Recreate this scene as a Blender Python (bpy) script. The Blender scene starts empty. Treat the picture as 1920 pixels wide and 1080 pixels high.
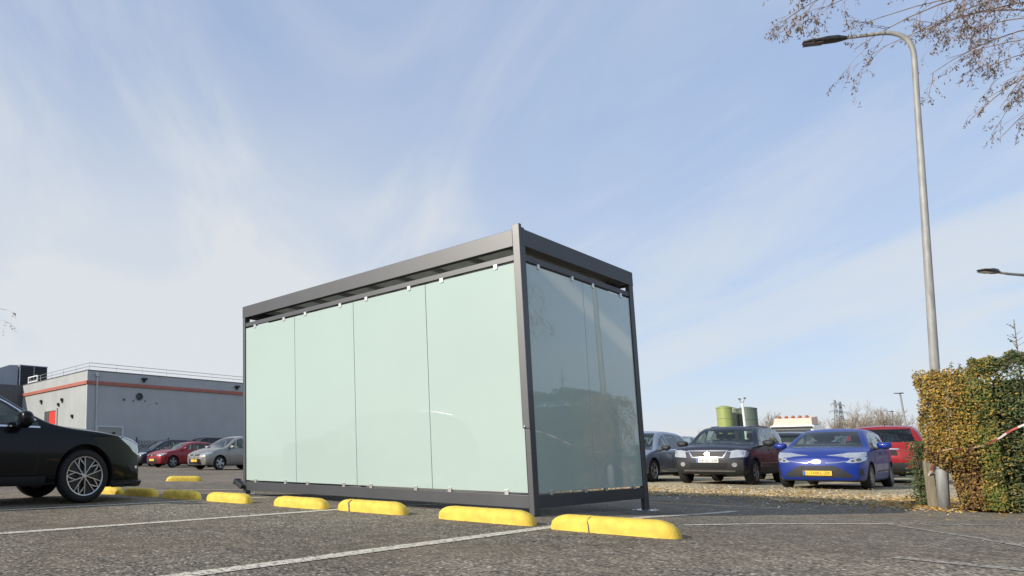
import bpy, bmesh, math, random
from mathutils import Vector, Matrix
from mathutils.bvhtree import BVHTree
from mathutils.geometry import delaunay_2d_cdt
R = math.radians
S = bpy.context.scene
COL = S.collection
rnd = random.Random(7)
TH = R(37.4)                       # the parking grid: local x = along the bays (w), local y = along the rows (u)
WX, WY = math.cos(TH), math.sin(TH)

def P2(u, w): return (-WY*u + WX*w, WX*u + WY*w)
def sstep(t): t = max(0., min(1., t)); return t*t*(3-2*t)
def lerp(xs, ys, x):
    if x <= xs[0]: return ys[0]
    for a, b, c, d in zip(xs, xs[1:], ys, ys[1:]):
        if x <= b: return c + (d-c)*(x-a)/(b-a)
    return ys[-1]
def ground_h(u, w): return lerp([6.5, 8, 9.8, 13, 15], [0, -.03, -.09, -.155, -.16], w)*(1 - sstep((u-10)/4))

# ---------------------------------------------------------------- materials
def srgb(r, g, b):
    f = lambda c: (c/255/12.92) if c/255 <= .04045 else ((c/255+.055)/1.055)**2.4
    return (f(r), f(g), f(b))

def M(name, col, rough=.5, metal=0., var=.12, scale=6., bump=0., bscale=60., spec=.5, coat=0., streak=None, rvar=.0):
    m = bpy.data.materials.new(name); m.use_nodes = True
    nt = m.node_tree; N = nt.nodes; K = nt.links
    b = N['Principled BSDF']
    b.inputs['Roughness'].default_value = rough; b.inputs['Metallic'].default_value = metal
    b.inputs['Specular IOR Level'].default_value = spec
    if coat: b.inputs['Coat Weight'].default_value = coat; b.inputs['Coat Roughness'].default_value = .04
    tc = N.new('ShaderNodeTexCoord'); src = tc.outputs['Object']
    if streak:
        mp = N.new('ShaderNodeMapping'); mp.inputs['Scale'].default_value = streak; K.new(src, mp.inputs[0]); src = mp.outputs[0]
    n = N.new('ShaderNodeTexNoise'); n.inputs['Scale'].default_value = scale; n.inputs['Detail'].default_value = 5
    K.new(src, n.inputs['Vector'])
    r = N.new('ShaderNodeMapRange'); r.inputs['From Min'].default_value = .3; r.inputs['From Max'].default_value = .7
    r.inputs['To Min'].default_value = 1-var; r.inputs['To Max'].default_value = 1+var
    K.new(n.outputs['Fac'], r.inputs[0])
    mx = N.new('ShaderNodeMix'); mx.data_type = 'RGBA'; mx.blend_type = 'MULTIPLY'; mx.inputs[0].default_value = 1
    mx.inputs[6].default_value = (*col, 1); K.new(r.outputs[0], mx.inputs[7]); K.new(mx.outputs[2], b.inputs['Base Color'])
    if rvar:
        r2 = N.new('ShaderNodeMapRange'); r2.inputs['From Min'].default_value = .3; r2.inputs['From Max'].default_value = .7
        r2.inputs['To Min'].default_value = rough-rvar; r2.inputs['To Max'].default_value = rough+rvar
        K.new(n.outputs['Fac'], r2.inputs[0]); K.new(r2.outputs[0], b.inputs['Roughness'])
    if bump:
        n2 = N.new('ShaderNodeTexNoise'); n2.inputs['Scale'].default_value = bscale; n2.inputs['Detail'].default_value = 4
        K.new(src, n2.inputs['Vector'])
        bp = N.new('ShaderNodeBump'); bp.inputs['Strength'].default_value = bump; bp.inputs['Distance'].default_value = .01
        K.new(n2.outputs['Fac'], bp.inputs['Height']); K.new(bp.outputs[0], b.inputs['Normal'])
    return m

def car_paint(name, col, metal=.35, rough=.28, coat=1.):
    m = M(name, col, rough, metal, .05, 3, coat=coat, spec=.35)
    return m

def glass_mat(name, tint, base_t=.75):
    m = bpy.data.materials.new(name); m.use_nodes = True
    nt = m.node_tree; N = nt.nodes; K = nt.links
    N.remove(N['Principled BSDF'])
    t = N.new('ShaderNodeBsdfTransparent'); t.inputs[0].default_value = (*tint, 1)
    g = N.new('ShaderNodeBsdfGlossy'); g.inputs['Roughness'].default_value = .02; g.inputs[0].default_value = (1, 1, 1, 1)
    f = N.new('ShaderNodeFresnel'); f.inputs[0].default_value = 1.55
    ge = N.new('ShaderNodeNewGeometry'); iv = N.new('ShaderNodeMath'); iv.operation = 'SUBTRACT'; iv.inputs[0].default_value = 1; K.new(ge.outputs['Backfacing'], iv.inputs[1])
    ml = N.new('ShaderNodeMath'); ml.operation = 'MULTIPLY'; K.new(f.outputs[0], ml.inputs[0]); K.new(iv.outputs[0], ml.inputs[1])     # one reflection, at the outer face
    mx = N.new('ShaderNodeMixShader'); K.new(ml.outputs[0], mx.inputs[0]); K.new(t.outputs[0], mx.inputs[1]); K.new(g.outputs[0], mx.inputs[2])
    K.new(mx.outputs[0], N['Material Output'].inputs[0])
    return m

def leaf_mat(name, col, var=.35):
    m = M(name, col, .55, 0, var, 9)
    b = m.node_tree.nodes['Principled BSDF']
    nt = m.node_tree
    tr = nt.nodes.new('ShaderNodeBsdfTranslucent'); tr.inputs[0].default_value = (*[min(1, c*1.3) for c in col], 1)
    mx = nt.nodes.new('ShaderNodeMixShader'); mx.inputs[0].default_value = .25
    nt.links.new(b.outputs[0], mx.inputs[1]); nt.links.new(tr.outputs[0], mx.inputs[2])
    nt.links.new(mx.outputs[0], nt.nodes['Material Output'].inputs[0])
    return m

def asphalt_mat(name, dark, mid, light, scale=95., brown=(.165, .128, .085), strength=.6, white=.0):
    m = bpy.data.materials.new(name); m.use_nodes = True
    nt = m.node_tree; N = nt.nodes; K = nt.links; b = N['Principled BSDF']
    b.inputs['Roughness'].default_value = .85; b.inputs['Specular IOR Level'].default_value = .3
    tc = N.new('ShaderNodeTexCoord')
    v = N.new('ShaderNodeTexVoronoi'); v.inputs['Scale'].default_value = scale; K.new(tc.outputs['Object'], v.inputs['Vector'])
    sep = N.new('ShaderNodeSeparateColor'); K.new(v.outputs['Color'], sep.inputs[0])
    cr = N.new('ShaderNodeValToRGB'); e = cr.color_ramp.elements
    e[0].position = 0; e[0].color = (*dark, 1); e[1].position = 1; e[1].color = (*light, 1)
    q = e.new(.35); q.color = (*mid, 1); q = e.new(.86); q.color = (*[c*1.25 for c in mid], 1)
    K.new(sep.outputs[0], cr.inputs[0])
    # gaps between the stones
    gp = N.new('ShaderNodeMapRange'); gp.inputs['From Min'].default_value = .35; gp.inputs['From Max'].default_value = .75
    gp.inputs['To Min'].default_value = 1.; gp.inputs['To Max'].default_value = .45; K.new(v.outputs['Distance'], gp.inputs[0])
    m1 = N.new('ShaderNodeMix'); m1.data_type = 'RGBA'; m1.blend_type = 'MULTIPLY'; m1.inputs[0].default_value = 1
    K.new(cr.outputs[0], m1.inputs[6]); K.new(gp.outputs[0], m1.inputs[7])
    # large worn and brownish patches
    n = N.new('ShaderNodeTexNoise'); n.inputs['Scale'].default_value = .55; n.inputs['Detail'].default_value = 7; n.inputs['Roughness'].default_value = .62
    K.new(tc.outputs['Object'], n.inputs['Vector'])
    r = N.new('ShaderNodeMapRange'); r.inputs['From Min'].default_value = .4; r.inputs['From Max'].default_value = .66; K.new(n.outputs['Fac'], r.inputs[0])
    mul = N.new('ShaderNodeMath'); mul.operation = 'MULTIPLY'; mul.inputs[1].default_value = strength; K.new(r.outputs[0], mul.inputs[0])
    m2 = N.new('ShaderNodeMix'); m2.data_type = 'RGBA'; K.new(mul.outputs[0], m2.inputs[0]); K.new(m1.outputs[2], m2.inputs[6]); m2.inputs[7].default_value = (*brown, 1)
    n2 = N.new('ShaderNodeTexNoise'); n2.inputs['Scale'].default_value = 4.5; n2.inputs['Detail'].default_value = 8; n2.inputs['Roughness'].default_value = .7
    K.new(tc.outputs['Object'], n2.inputs['Vector'])
    r2 = N.new('ShaderNodeMapRange'); r2.inputs['From Min'].default_value = .3; r2.inputs['From Max'].default_value = .7
    r2.inputs['To Min'].default_value = .66; r2.inputs['To Max'].default_value = 1.34; K.new(n2.outputs['Fac'], r2.inputs[0])
    m3 = N.new('ShaderNodeMix'); m3.data_type = 'RGBA'; m3.blend_type = 'MULTIPLY'; m3.inputs[0].default_value = 1
    K.new(m2.outputs[2], m3.inputs[6]); K.new(r2.outputs[0], m3.inputs[7])
    n3 = N.new('ShaderNodeTexNoise'); n3.inputs['Scale'].default_value = .33; n3.inputs['Detail'].default_value = 4; n3.inputs['Distortion'].default_value = .8; K.new(tc.outputs['Object'], n3.inputs['Vector'])
    r3 = N.new('ShaderNodeMapRange'); r3.inputs['From Min'].default_value = .36; r3.inputs['From Max'].default_value = .64; r3.inputs['To Min'].default_value = .78; r3.inputs['To Max'].default_value = 1.16; K.new(n3.outputs['Fac'], r3.inputs[0])
    m4 = N.new('ShaderNodeMix'); m4.data_type = 'RGBA'; m4.blend_type = 'MULTIPLY'; m4.inputs[0].default_value = 1
    K.new(m3.outputs[2], m4.inputs[6]); K.new(r3.outputs[0], m4.inputs[7]); K.new(m4.outputs[2], b.inputs['Base Color'])
    inv = N.new('ShaderNodeMath'); inv.operation = 'SUBTRACT'; inv.inputs[0].default_value = 1; K.new(v.outputs['Distance'], inv.inputs[1])
    bp = N.new('ShaderNodeBump'); bp.inputs['Strength'].default_value = .75; bp.inputs['Distance'].default_value = .006
    K.new(inv.outputs[0], bp.inputs['Height']); K.new(bp.outputs[0], b.inputs['Normal'])
    return m

def paint_line_mat(name, col, gaps=.5):
    """worn road paint: the asphalt grain shows through where the paint has gone"""
    m = asphalt_mat(name, (.03, .03, .03), (.11, .105, .095), (.3, .29, .27))
    nt = m.node_tree; N = nt.nodes; K = nt.links; b = N['Principled BSDF']
    tc = [n for n in N if n.type == 'TEX_COORD'][0]
    old = b.inputs['Base Color'].links[0].from_socket
    n = N.new('ShaderNodeTexNoise'); n.inputs['Scale'].default_value = 26; n.inputs['Detail'].default_value = 9; n.inputs['Roughness'].default_value = .75
    K.new(tc.outputs['Object'], n.inputs['Vector'])
    r = N.new('ShaderNodeMapRange'); r.inputs['From Min'].default_value = gaps-.07; r.inputs['From Max'].default_value = gaps+.07; K.new(n.outputs['Fac'], r.inputs[0])
    mx = N.new('ShaderNodeMix'); mx.data_type = 'RGBA'; K.new(r.outputs[0], mx.inputs[0]); K.new(old, mx.inputs[6]); mx.inputs[7].default_value = (*col, 1)
    K.new(mx.outputs[2], b.inputs['Base Color'])
    return m

MAT = {}
MAT['asphalt'] = asphalt_mat('asphalt', (.026, .022, .017), (.222, .194, .152), (.64, .57, .45), 56.)
MAT['gravel'] = asphalt_mat('gravel', (.20, .17, .11), (.46, .40, .27), (.70, .63, .48), 38., (.42, .34, .19), .5)
MAT['asphalt'].node_tree.nodes['Principled BSDF'].inputs['Roughness'].default_value = .9
MAT['line'] = paint_line_mat('worn white road paint', (.66, .61, .50), .455)
MAT['line_faint'] = paint_line_mat('faded white road paint', (.46, .42, .35), .50)
def powder(name, col, rough, k):
    m = M(name, col, rough, 0, .10, 4); nt = m.node_tree; N = nt.nodes; K = nt.links; b = N['Principled BSDF']; b.inputs['Specular IOR Level'].default_value = 0
    g = N.new('ShaderNodeBsdfGlossy'); g.inputs['Roughness'].default_value = rough; g.inputs[0].default_value = (1, 1, 1, 1)
    mx = N.new('ShaderNodeMixShader'); mx.inputs[0].default_value = k; K.new(b.outputs[0], mx.inputs[1]); K.new(g.outputs[0], mx.inputs[2]); K.new(mx.outputs[0], N['Material Output'].inputs[0])
    return m
MAT['anthracite'] = powder('anthracite powder coat', (.038, .042, .050), .42, .085)
MAT['anthracite2'] = powder('anthracite powder coat post', (.040, .044, .052), .40, .095)
MAT['joist'] = M('pale aluminium joist', (.42, .42, .40), .5, .2, .1, 5)
MAT['roof_sheet'] = leaf_mat('opal roof sheet', (.62, .62, .57), .1)
MAT['aluminium'] = M('brushed aluminium clip', (.68, .68, .67), .32, .8, .1, 30)
MAT['steel'] = M('zinc plated steel', (.6, .6, .6), .35, .85, .15, 30)
MAT['yellow'] = M('yellow painted concrete', (.73, .515, .075), .62, 0, .17, 11, .45, 90, spec=.35)
MAT['yellow_old'] = M('weathered yellow painted concrete', (.70, .50, .08), .7, 0, .28, 9, .7, 70, spec=.3)
def scuff(m, lo=.60):
    nt = m.node_tree; N = nt.nodes; K = nt.links; b = N['Principled BSDF']; old = b.inputs['Base Color'].links[0].from_socket
    tc = [n for n in N if n.type == 'TEX_COORD'][0]; mp = N.new('ShaderNodeMapping'); mp.inputs['Scale'].default_value = (2.2, 1, 2.2); K.new(tc.outputs['Object'], mp.inputs[0])
    n = N.new('ShaderNodeTexNoise'); n.inputs['Scale'].default_value = 13; n.inputs['Detail'].default_value = 9; n.inputs['Roughness'].default_value = .72; K.new(mp.outputs[0], n.inputs['Vector'])
    r = N.new('ShaderNodeMapRange'); r.inputs['From Min'].default_value = lo; r.inputs['From Max'].default_value = lo+.12; r.inputs['To Max'].default_value = .75; K.new(n.outputs['Fac'], r.inputs[0])
    mx = N.new('ShaderNodeMix'); mx.data_type = 'RGBA'; K.new(r.outputs[0], mx.inputs[0]); K.new(old, mx.inputs[6]); mx.inputs[7].default_value = (.16, .12, .05, 1); K.new(mx.outputs[2], b.inputs['Base Color'])
scuff(MAT['yellow'], .62); scuff(MAT['yellow_old'], .57)
MAT['crack'] = M('bare concrete in crack', (.17, .13, .10), .9, 0, .3, 40)
MAT['tyre'] = M('tyre rubber', (.018, .018, .019), .75, 0, .2, 20, .2, 120, spec=.3)
MAT['plastic'] = M('black car plastic', (.022, .023, .025), .55, 0, .15, 20, spec=.4)
MAT['interior'] = M('car interior', (.20, .20, .195), .8, 0, .2, 8)
MAT['seat'] = M('seat fabric', (.10, .10, .11), .8, 0, .2, 20)
MAT['chrome'] = M('chrome trim', (.72, .73, .75), .12, 1., .03, 5)
MAT['rim'] = M('alloy silver', (.52, .52, .53), .28, .85, .06, 8)
MAT['rim_dark'] = M('alloy dark', (.03, .03, .032), .35, .5, .1, 8)
MAT['rim_grey'] = M('alloy grey', (.26, .26, .27), .35, .8, .1, 8)
MAT['glass'] = glass_mat('car glass', (.78, .84, .82))
MAT['glass_dark'] = glass_mat('tinted car glass', (.48, .52, .53))
MAT['lamp'] = M('headlamp lens', (.52, .54, .56), .10, .55, .12, 9, coat=1.)
MAT['lamp_blue'] = M('headlamp lens smoked', (.46, .50, .57), .09, .6, .15, 9, coat=1.)
MAT['lamp_inner'] = M('headlamp reflector dark', (.12, .12, .13), .15, .6, .4, 30, coat=1.)
MAT['lamp_red'] = M('tail lamp lens', (.45, .015, .01), .12, 0, .2, 20, coat=1.)
MAT['plate_y'] = M('number plate yellow', (.85, .52, .05), .35, 0, .05, 10)
MAT['plate_w'] = M('number plate white', (.78, .78, .76), .35, 0, .05, 10)
MAT['plate_blue'] = M('number plate band blue', (.03, .09, .40), .4, 0, .05, 10)
MAT['ink'] = M('plate lettering', (.03, .025, .02), .5, 0, .05, 10)
MAT['seam'] = M('panel gap', (.006, .006, .007), .7, 0, .05, 10)

# frosted glass: a mint film behind a polished pane
MAT['frost'] = M('frosted mint glass', (.415, .476, .445), .35, 0, .02, .8, spec=.2, coat=1., rvar=.02)
MAT['frost'].node_tree.nodes['Principled BSDF'].inputs['Coat Roughness'].default_value = .012
MAT['frost'].node_tree.nodes['Principled BSDF'].inputs['Coat Tint'].default_value = (.93, 1, .995, 1)

MAT['frost'].node_tree.nodes['Principled BSDF'].inputs['Specular Tint'].default_value = (.85, 1, .97, 1)
# ---------------------------------------------------------------- mesh helpers
class MB:
    def __init__(s): s.v = []; s.f = []; s.m = []; s.mi = 0
    def add(s, vs, fs):
        o = len(s.v); s.v += [tuple(p) for p in vs]; s.f += [[i+o for i in f] for f in fs]; s.m += [s.mi]*len(fs)
    def box(s, x0, x1, y0, y1, z0, z1, mat=None, bev=0.):
        if bev:
            bm = bmesh.new(); bmesh.ops.create_cube(bm, size=1)
            for v in bm.verts: v.co = Vector(((x0+x1)/2 + v.co.x*(x1-x0), (y0+y1)/2 + v.co.y*(y1-y0), (z0+z1)/2 + v.co.z*(z1-z0)))
            bmesh.ops.bevel(bm, geom=bm.edges[:], offset=bev, segments=2, affect='EDGES', profile=.5)
            bm.verts.index_update()
            vs = [v.co.copy() for v in bm.verts]; fs = [[v.index for v in f.verts] for f in bm.faces]; bm.free()
        else:
            vs = [Vector(p) for p in ((x0, y0, z0), (x1, y0, z0), (x1, y1, z0), (x0, y1, z0), (x0, y0, z1), (x1, y0, z1), (x1, y1, z1), (x0, y1, z1))]
            fs = [(0, 3, 2, 1), (4, 5, 6, 7), (0, 1, 5, 4), (1, 2, 6, 5), (2, 3, 7, 6), (3, 0, 4, 7)]
        if mat: vs = [mat @ v for v in vs]
        s.add(vs, fs); return s
    def tube(s, pts, rad, n=8, caps=True):
        pts = [Vector(p) for p in pts]
        if not hasattr(rad, '__len__'): rad = [rad]*len(pts)
        vs = []; fs = []; ref = None
        for i, p in enumerate(pts):
            d = (pts[min(i+1, len(pts)-1)] - pts[max(i-1, 0)])
            if d.length < 1e-9: d = Vector((0, 0, 1))
            d.normalize()
            if ref is None: ref = d.orthogonal().normalized()
            ref = (ref - d*ref.dot(d))
            if ref.length < 1e-6: ref = d.orthogonal()
            ref.normalize(); bn = d.cross(ref)
            for k in range(n):
                a = 2*math.pi*k/n; vs.append(p + (ref*math.cos(a) + bn*math.sin(a))*rad[i])
        for i in range(len(pts)-1):
            for k in range(n):
                fs.append((i*n+k, i*n+(k+1) % n, (i+1)*n+(k+1) % n, (i+1)*n+k))
        if caps: fs.append(tuple(range(n-1, -1, -1))); fs.append(tuple((len(pts)-1)*n+k for k in range(n)))
        s.add(vs, fs); return s
    def lathe(s, prof, n=24, mat=None, closed=False):
        """prof: (radius, axial) turned about local Y"""
        vs = []; fs = []; m = len(prof)
        for k in range(n):
            a = 2*math.pi*k/n
            for r, y in prof:
                v = Vector((r*math.cos(a), y, r*math.sin(a))); vs.append(mat @ v if mat else v)
        rng = m if closed else m-1
        for k in range(n):
            for j in range(rng):
                fs.append((k*m+j, k*m+(j+1) % m, ((k+1) % n)*m+(j+1) % m, ((k+1) % n)*m+j))
        s.add(vs, fs); return s
    def build(s, name, mats, parent=None, smooth=False, angle=None):
        me = bpy.data.meshes.new(name); me.from_pydata(s.v, [], s.f)
        for m in (mats if isinstance(mats, (list, tuple)) else [mats]): me.materials.append(m)
        me.polygons.foreach_set('material_index', s.m)
        if smooth or angle:
            me.polygons.foreach_set('use_smooth', [True]*len(me.polygons))
        me.update()
        if angle: me.set_sharp_from_angle(angle=R(angle))
        o = bpy.data.objects.new(name, me); COL.objects.link(o)
        if parent: o.parent = parent
        return o

def thing(name, label, cat, loc=(0, 0, 0), rotz=0., group=None):
    o = bpy.data.objects.new(name, None); COL.objects.link(o); o.empty_display_size = .2
    o.location = loc; o.rotation_euler = (0, 0, rotz); tag(o, label, cat, group); return o
def tag(o, label, cat, group=None):
    o['label'] = label; o['category'] = cat
    if group: o['group'] = group
    return o
def struct(o): o['kind'] = 'structure'; return o
def at(u, w, z=0.): x, y = P2(u, w); return (x, y, z)

# ---------------------------------------------------------------- camera, sun, sky
cam = bpy.data.cameras.new('camera'); co = bpy.data.objects.new('camera', cam); COL.objects.link(co)
cam.sensor_width = 36; cam.lens = 1223/1920*36
cam.shift_x = (960-430)/1920; cam.shift_y = (707-540)/1920
cam.clip_start = .05; cam.clip_end = 6000
co.location = (0, 0, .63); co.rotation_euler = (math.pi/2 + math.atan(148/1223), 0, 0)
S.camera = co

SUN_EL = R(27); sdx, sdy = -.94, -.34
sun = bpy.data.lights.new('sun', 'SUN'); sun.energy = 4.8; sun.angle = R(.55); sun.color = (1., .92, .80)
so = bpy.data.objects.new('sun', sun); COL.objects.link(so)
k = math.cos(SUN_EL)/math.hypot(sdx, sdy)
sv = Vector((sdx*k, sdy*k, math.sin(SUN_EL)))
so.rotation_euler = sv.to_track_quat('Z', 'Y').to_euler(); so.location = (-20, -8, 14)

wd = bpy.data.worlds.new('World'); S.world = wd; wd.use_nodes = True
nt = wd.node_tree; N = nt.nodes; K = nt.links
bg = N['Background']; bg.inputs['Strength'].default_value = .1
sky = N.new('ShaderNodeTexSky'); sky.sky_type = 'NISHITA'; sky.sun_disc = False
sky.sun_elevation = SUN_EL; sky.sun_rotation = math.atan2(sdx, sdy)
sky.air_density = 1.; sky.dust_density = .6; sky.ozone_density = 1.5
tc = N.new('ShaderNodeTexCoord'); sx = N.new('ShaderNodeSeparateXYZ'); K.new(tc.outputs['Generated'], sx.inputs[0])
def MA(op, a, b=None, c=None, clamp=False):
    n = N.new('ShaderNodeMath'); n.operation = op; n.use_clamp = clamp
    for i, q in enumerate((a, b, c)):
        if q is None: continue
        if isinstance(q, (int, float)): n.inputs[i].default_value = q
        else: K.new(q, n.inputs[i])
    return n.outputs[0]
zc = MA('MAXIMUM', sx.outputs[2], 0.)
dn = MA('ADD', zc, .16)
cx = MA('DIVIDE', sx.outputs[0], dn); cy = MA('DIVIDE', sx.outputs[1], dn)
cv = N.new('ShaderNodeCombineXYZ'); K.new(cx, cv.inputs[0]); K.new(cy, cv.inputs[1])
def streaks(az, along, across, scale, lo, hi, detail=8, rough=.58, dist=.5):
    d = Vector((math.sin(R(az)), math.cos(R(az)), 0)); p = Vector((d.y, -d.x, 0)); o = []
    for q, k in ((d, along), (p, across)):
        n = N.new('ShaderNodeVectorMath'); n.operation = 'DOT_PRODUCT'; n.inputs[1].default_value = q*k; K.new(cv.outputs[0], n.inputs[0]); o.append(n.outputs['Value'])
    c = N.new('ShaderNodeCombineXYZ'); K.new(o[0], c.inputs[0]); K.new(o[1], c.inputs[1])
    n = N.new('ShaderNodeTexNoise'); n.inputs['Scale'].default_value = scale; n.inputs['Detail'].default_value = detail
    n.inputs['Roughness'].default_value = rough; n.inputs['Distortion'].default_value = dist; K.new(c.outputs[0], n.inputs['Vector'])
    r = N.new('ShaderNodeMapRange'); r.interpolation_type = 'SMOOTHSTEP'
    r.inputs['From Min'].default_value = lo; r.inputs['From Max'].default_value = hi; K.new(n.outputs['Fac'], r.inputs[0])
    return r.outputs[0]
def cloud(rot, sc, scale, lo, hi, detail=7, rough=.55, dist=.4, loc=(0, 0, 0)):
    mp = N.new('ShaderNodeMapping'); mp.inputs['Rotation'].default_value = (0, 0, R(rot)); mp.inputs['Scale'].default_value = sc
    mp.inputs['Location'].default_value = loc; K.new(cv.outputs[0], mp.inputs[0])
    n = N.new('ShaderNodeTexNoise'); n.inputs['Scale'].default_value = scale; n.inputs['Detail'].default_value = detail
    n.inputs['Roughness'].default_value = rough; n.inputs['Distortion'].default_value = dist; K.new(mp.outputs[0], n.inputs['Vector'])
    r = N.new('ShaderNodeMapRange'); r.interpolation_type = 'SMOOTHSTEP'
    r.inputs['From Min'].default_value = lo; r.inputs['From Max'].default_value = hi; K.new(n.outputs['Fac'], r.inputs[0])
    return r.outputs[0]
c1 = streaks(5, .55, 1.5, 1.15, .37, .70, 8, .56, .8)                           # combed streaks of cirrus
c2 = cloud(20, (.6, .9, 1), .55, .32, .68, 6, .5, .5, (3, 1, 0))     # broad veils
lf = N.new('ShaderNodeMapRange'); lf.interpolation_type = 'SMOOTHSTEP'; lf.inputs['From Min'].default_value = .60; lf.inputs['From Max'].default_value = -.15; K.new(sx.outputs[0], lf.inputs[0])
hi = N.new('ShaderNodeMapRange'); hi.interpolation_type = 'SMOOTHSTEP'; hi.inputs['From Min'].default_value = .60; hi.inputs['From Max'].default_value = .30; K.new(zc, hi.inputs[0])
left = MA('MULTIPLY', lf.outputs[0], hi.outputs[0])                  # a thicker veil low in the west
low = MA('POWER', MA('SUBTRACT', 1., zc, None, True), 9.)             # whitish towards the horizon
veil = MA('ADD', MA('MULTIPLY', c1, .46), MA('MULTIPLY_ADD', c2, .24, .02))
veil = MA('ADD', veil, MA('MULTIPLY', left, .72))
veil = MA('ADD', veil, MA('MULTIPLY', low, .48))
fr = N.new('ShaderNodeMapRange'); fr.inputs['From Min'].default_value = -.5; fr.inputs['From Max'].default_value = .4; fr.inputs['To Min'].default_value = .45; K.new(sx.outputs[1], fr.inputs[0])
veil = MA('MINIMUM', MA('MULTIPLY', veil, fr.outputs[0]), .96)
# one contrail, high in the east
r1 = Vector((.9473, .1811, .2643)).normalized(); r2 = Vector((.9478, .2891, .1344)).normalized()
pn = r1.cross(r2).normalized()
dt = N.new('ShaderNodeVectorMath'); dt.operation = 'DOT_PRODUCT'; dt.inputs[1].default_value = pn; K.new(tc.outputs['Generated'], dt.inputs[0])
md = N.new('ShaderNodeVectorMath'); md.operation = 'DOT_PRODUCT'; md.inputs[1].default_value = (r1+r2).normalized(); K.new(tc.outputs['Generated'], md.inputs[0])
ctr = N.new('ShaderNodeMapRange'); ctr.interpolation_type = 'SMOOTHSTEP'; ctr.inputs['From Min'].default_value = .012; ctr.inputs['From Max'].default_value = .003
K.new(MA('ABSOLUTE', dt.outputs['Value']), ctr.inputs[0])
cm = N.new('ShaderNodeMapRange'); cm.inputs['From Min'].default_value = .975; cm.inputs['From Max'].default_value = .985; K.new(md.outputs['Value'], cm.inputs[0])
trail = MA('MULTIPLY', MA('MULTIPLY', ctr.outputs[0], cm.outputs[0]), .85)
gain = N.new('ShaderNodeMix'); gain.data_type = 'RGBA'; gain.blend_type = 'MULTIPLY'; gain.inputs[0].default_value = 1
K.new(sky.outputs[0], gain.inputs[6]); gain.inputs[7].default_value = (1.5, 1.5, 1.5, 1)
blu = N.new('ShaderNodeMix'); blu.data_type = 'RGBA'; blu.inputs[0].default_value = .65; K.new(gain.outputs[2], blu.inputs[6]); blu.inputs[7].default_value = (4.35, 5.7, 8.5, 1)
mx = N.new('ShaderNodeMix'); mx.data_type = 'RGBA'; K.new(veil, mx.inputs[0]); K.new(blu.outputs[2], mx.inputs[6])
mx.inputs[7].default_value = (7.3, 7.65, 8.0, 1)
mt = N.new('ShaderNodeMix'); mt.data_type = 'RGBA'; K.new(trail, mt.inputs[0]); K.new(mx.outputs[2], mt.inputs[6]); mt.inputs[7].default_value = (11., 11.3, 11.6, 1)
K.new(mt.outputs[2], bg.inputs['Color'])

S.view_settings.view_transform = 'Standard'; S.view_settings.look = 'None'
S.view_settings.exposure = 0; S.view_settings.gamma = 1; S.view_settings.use_curve_mapping = False
S.cycles.filter_width = 1.5
S.cycles.max_bounces = 8; S.cycles.transparent_max_bounces = 16

# ---------------------------------------------------------------- ground, lot markings
def spread(marks, step, lo, hi, far):
    xs = [-far, -far/3, -far/9]; x = lo
    while x <= hi: xs.append(x); x += step
    return sorted(set(xs + [far/9, far/3, far] + marks))
us = spread([], 1., -20, 60, 1600); ws = spread([6.5, 9.8], .5, -10, 40, 1600)
mb = MB()
vs = [(w, u, ground_h(u, w)) for u in us for w in ws]
nw = len(ws)
mb.add(vs, [(i*nw+j, i*nw+j+1, (i+1)*nw+j+1, (i+1)*nw+j) for i in range(len(us)-1) for j in range(nw-1)])
g = mb.build('ground', MAT['asphalt'], smooth=True); g.rotation_euler = (0, 0, TH); struct(g)

def edge_w(u): return 14.75 + .35*math.sin(u*1.3) + .25*math.sin(u*3.1+1) + .12*math.sin(u*9.) + 1.1*max(0, min(1, (u-2.6)/1.2))*max(0, min(1, (6.-u)/1.5))
mb = MB(); gus = [-60+.0]; x = -12.
gus += [-12 + .12*i for i in range(int(25/.12))]
rowsn = [0, .4, .9, 1.6, 3, 6, 12, 25, 60]
vs = []
for u in gus:
    e = edge_w(u)
    for q in rowsn: vs.append((e+q, u, ground_h(u, e+q) + (.004 if u < 12.8 else .0)))
n = len(rowsn)
mb.add(vs, [(i*n+j, i*n+j+1, (i+1)*n+j+1, (i+1)*n+j) for i in range(len(gus)-1) for j in range(n-1)])
gr = mb.build('gravel', MAT['gravel'], smooth=True); gr.rotation_euler = (0, 0, TH); struct(gr)

def line_strip(pts, width, mat):
    """pts (u,w) polyline"""
    fine = []
    for (a, b), (c, d) in zip(pts, pts[1:]):
        L = math.hypot(c-a, d-b); k = max(1, int(L/.25))
        fine += [(a+(c-a)*i/k, b+(d-b)*i/k) for i in range(k)]
    fine.append(pts[-1]); mb = MB(); vs = []
    for i, (a, b) in enumerate(fine):
        p, q = fine[max(0, i-1)], fine[min(len(fine)-1, i+1)]
        dx, dy = q[0]-p[0], q[1]-p[1]; l = math.hypot(dx, dy); nx, ny = -dy/l*width/2, dx/l*width/2
        for s in (-1, 1):
            e = rnd.uniform(-.004, .004)
            uu, ww = a+s*(nx+e), b+s*(ny+e)
            vs.append((ww, uu, ground_h(uu, ww)+.004))
    mb.add(vs, [(2*i, 2*i+1, 2*i+3, 2*i+2) for i in range(len(fine)-1)])
    o = mb.build('bay_marking', mat); o.rotation_euler = (0, 0, TH); struct(o); return o
for u, w0, w1 in ((2.97, .2, 10.9), (5.45, .1, 11.), (7.75, 0, 11.2), (10.4, 4.9, 11.)):
    line_strip([(u, w0), (u, 5.45)] if False else [(u, w0), (u, w1)], .12, MAT['line'])
line_strip([(2.36, 7.14), (1.36, 10.02)], .07, MAT['line'])
line_strip([(1.40, 9.95), (.30, 7.4)], .08, MAT['line_faint'])
line_strip([(1.2, 10.1), (.1, 11.8)], .07, MAT['line_faint'])
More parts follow.
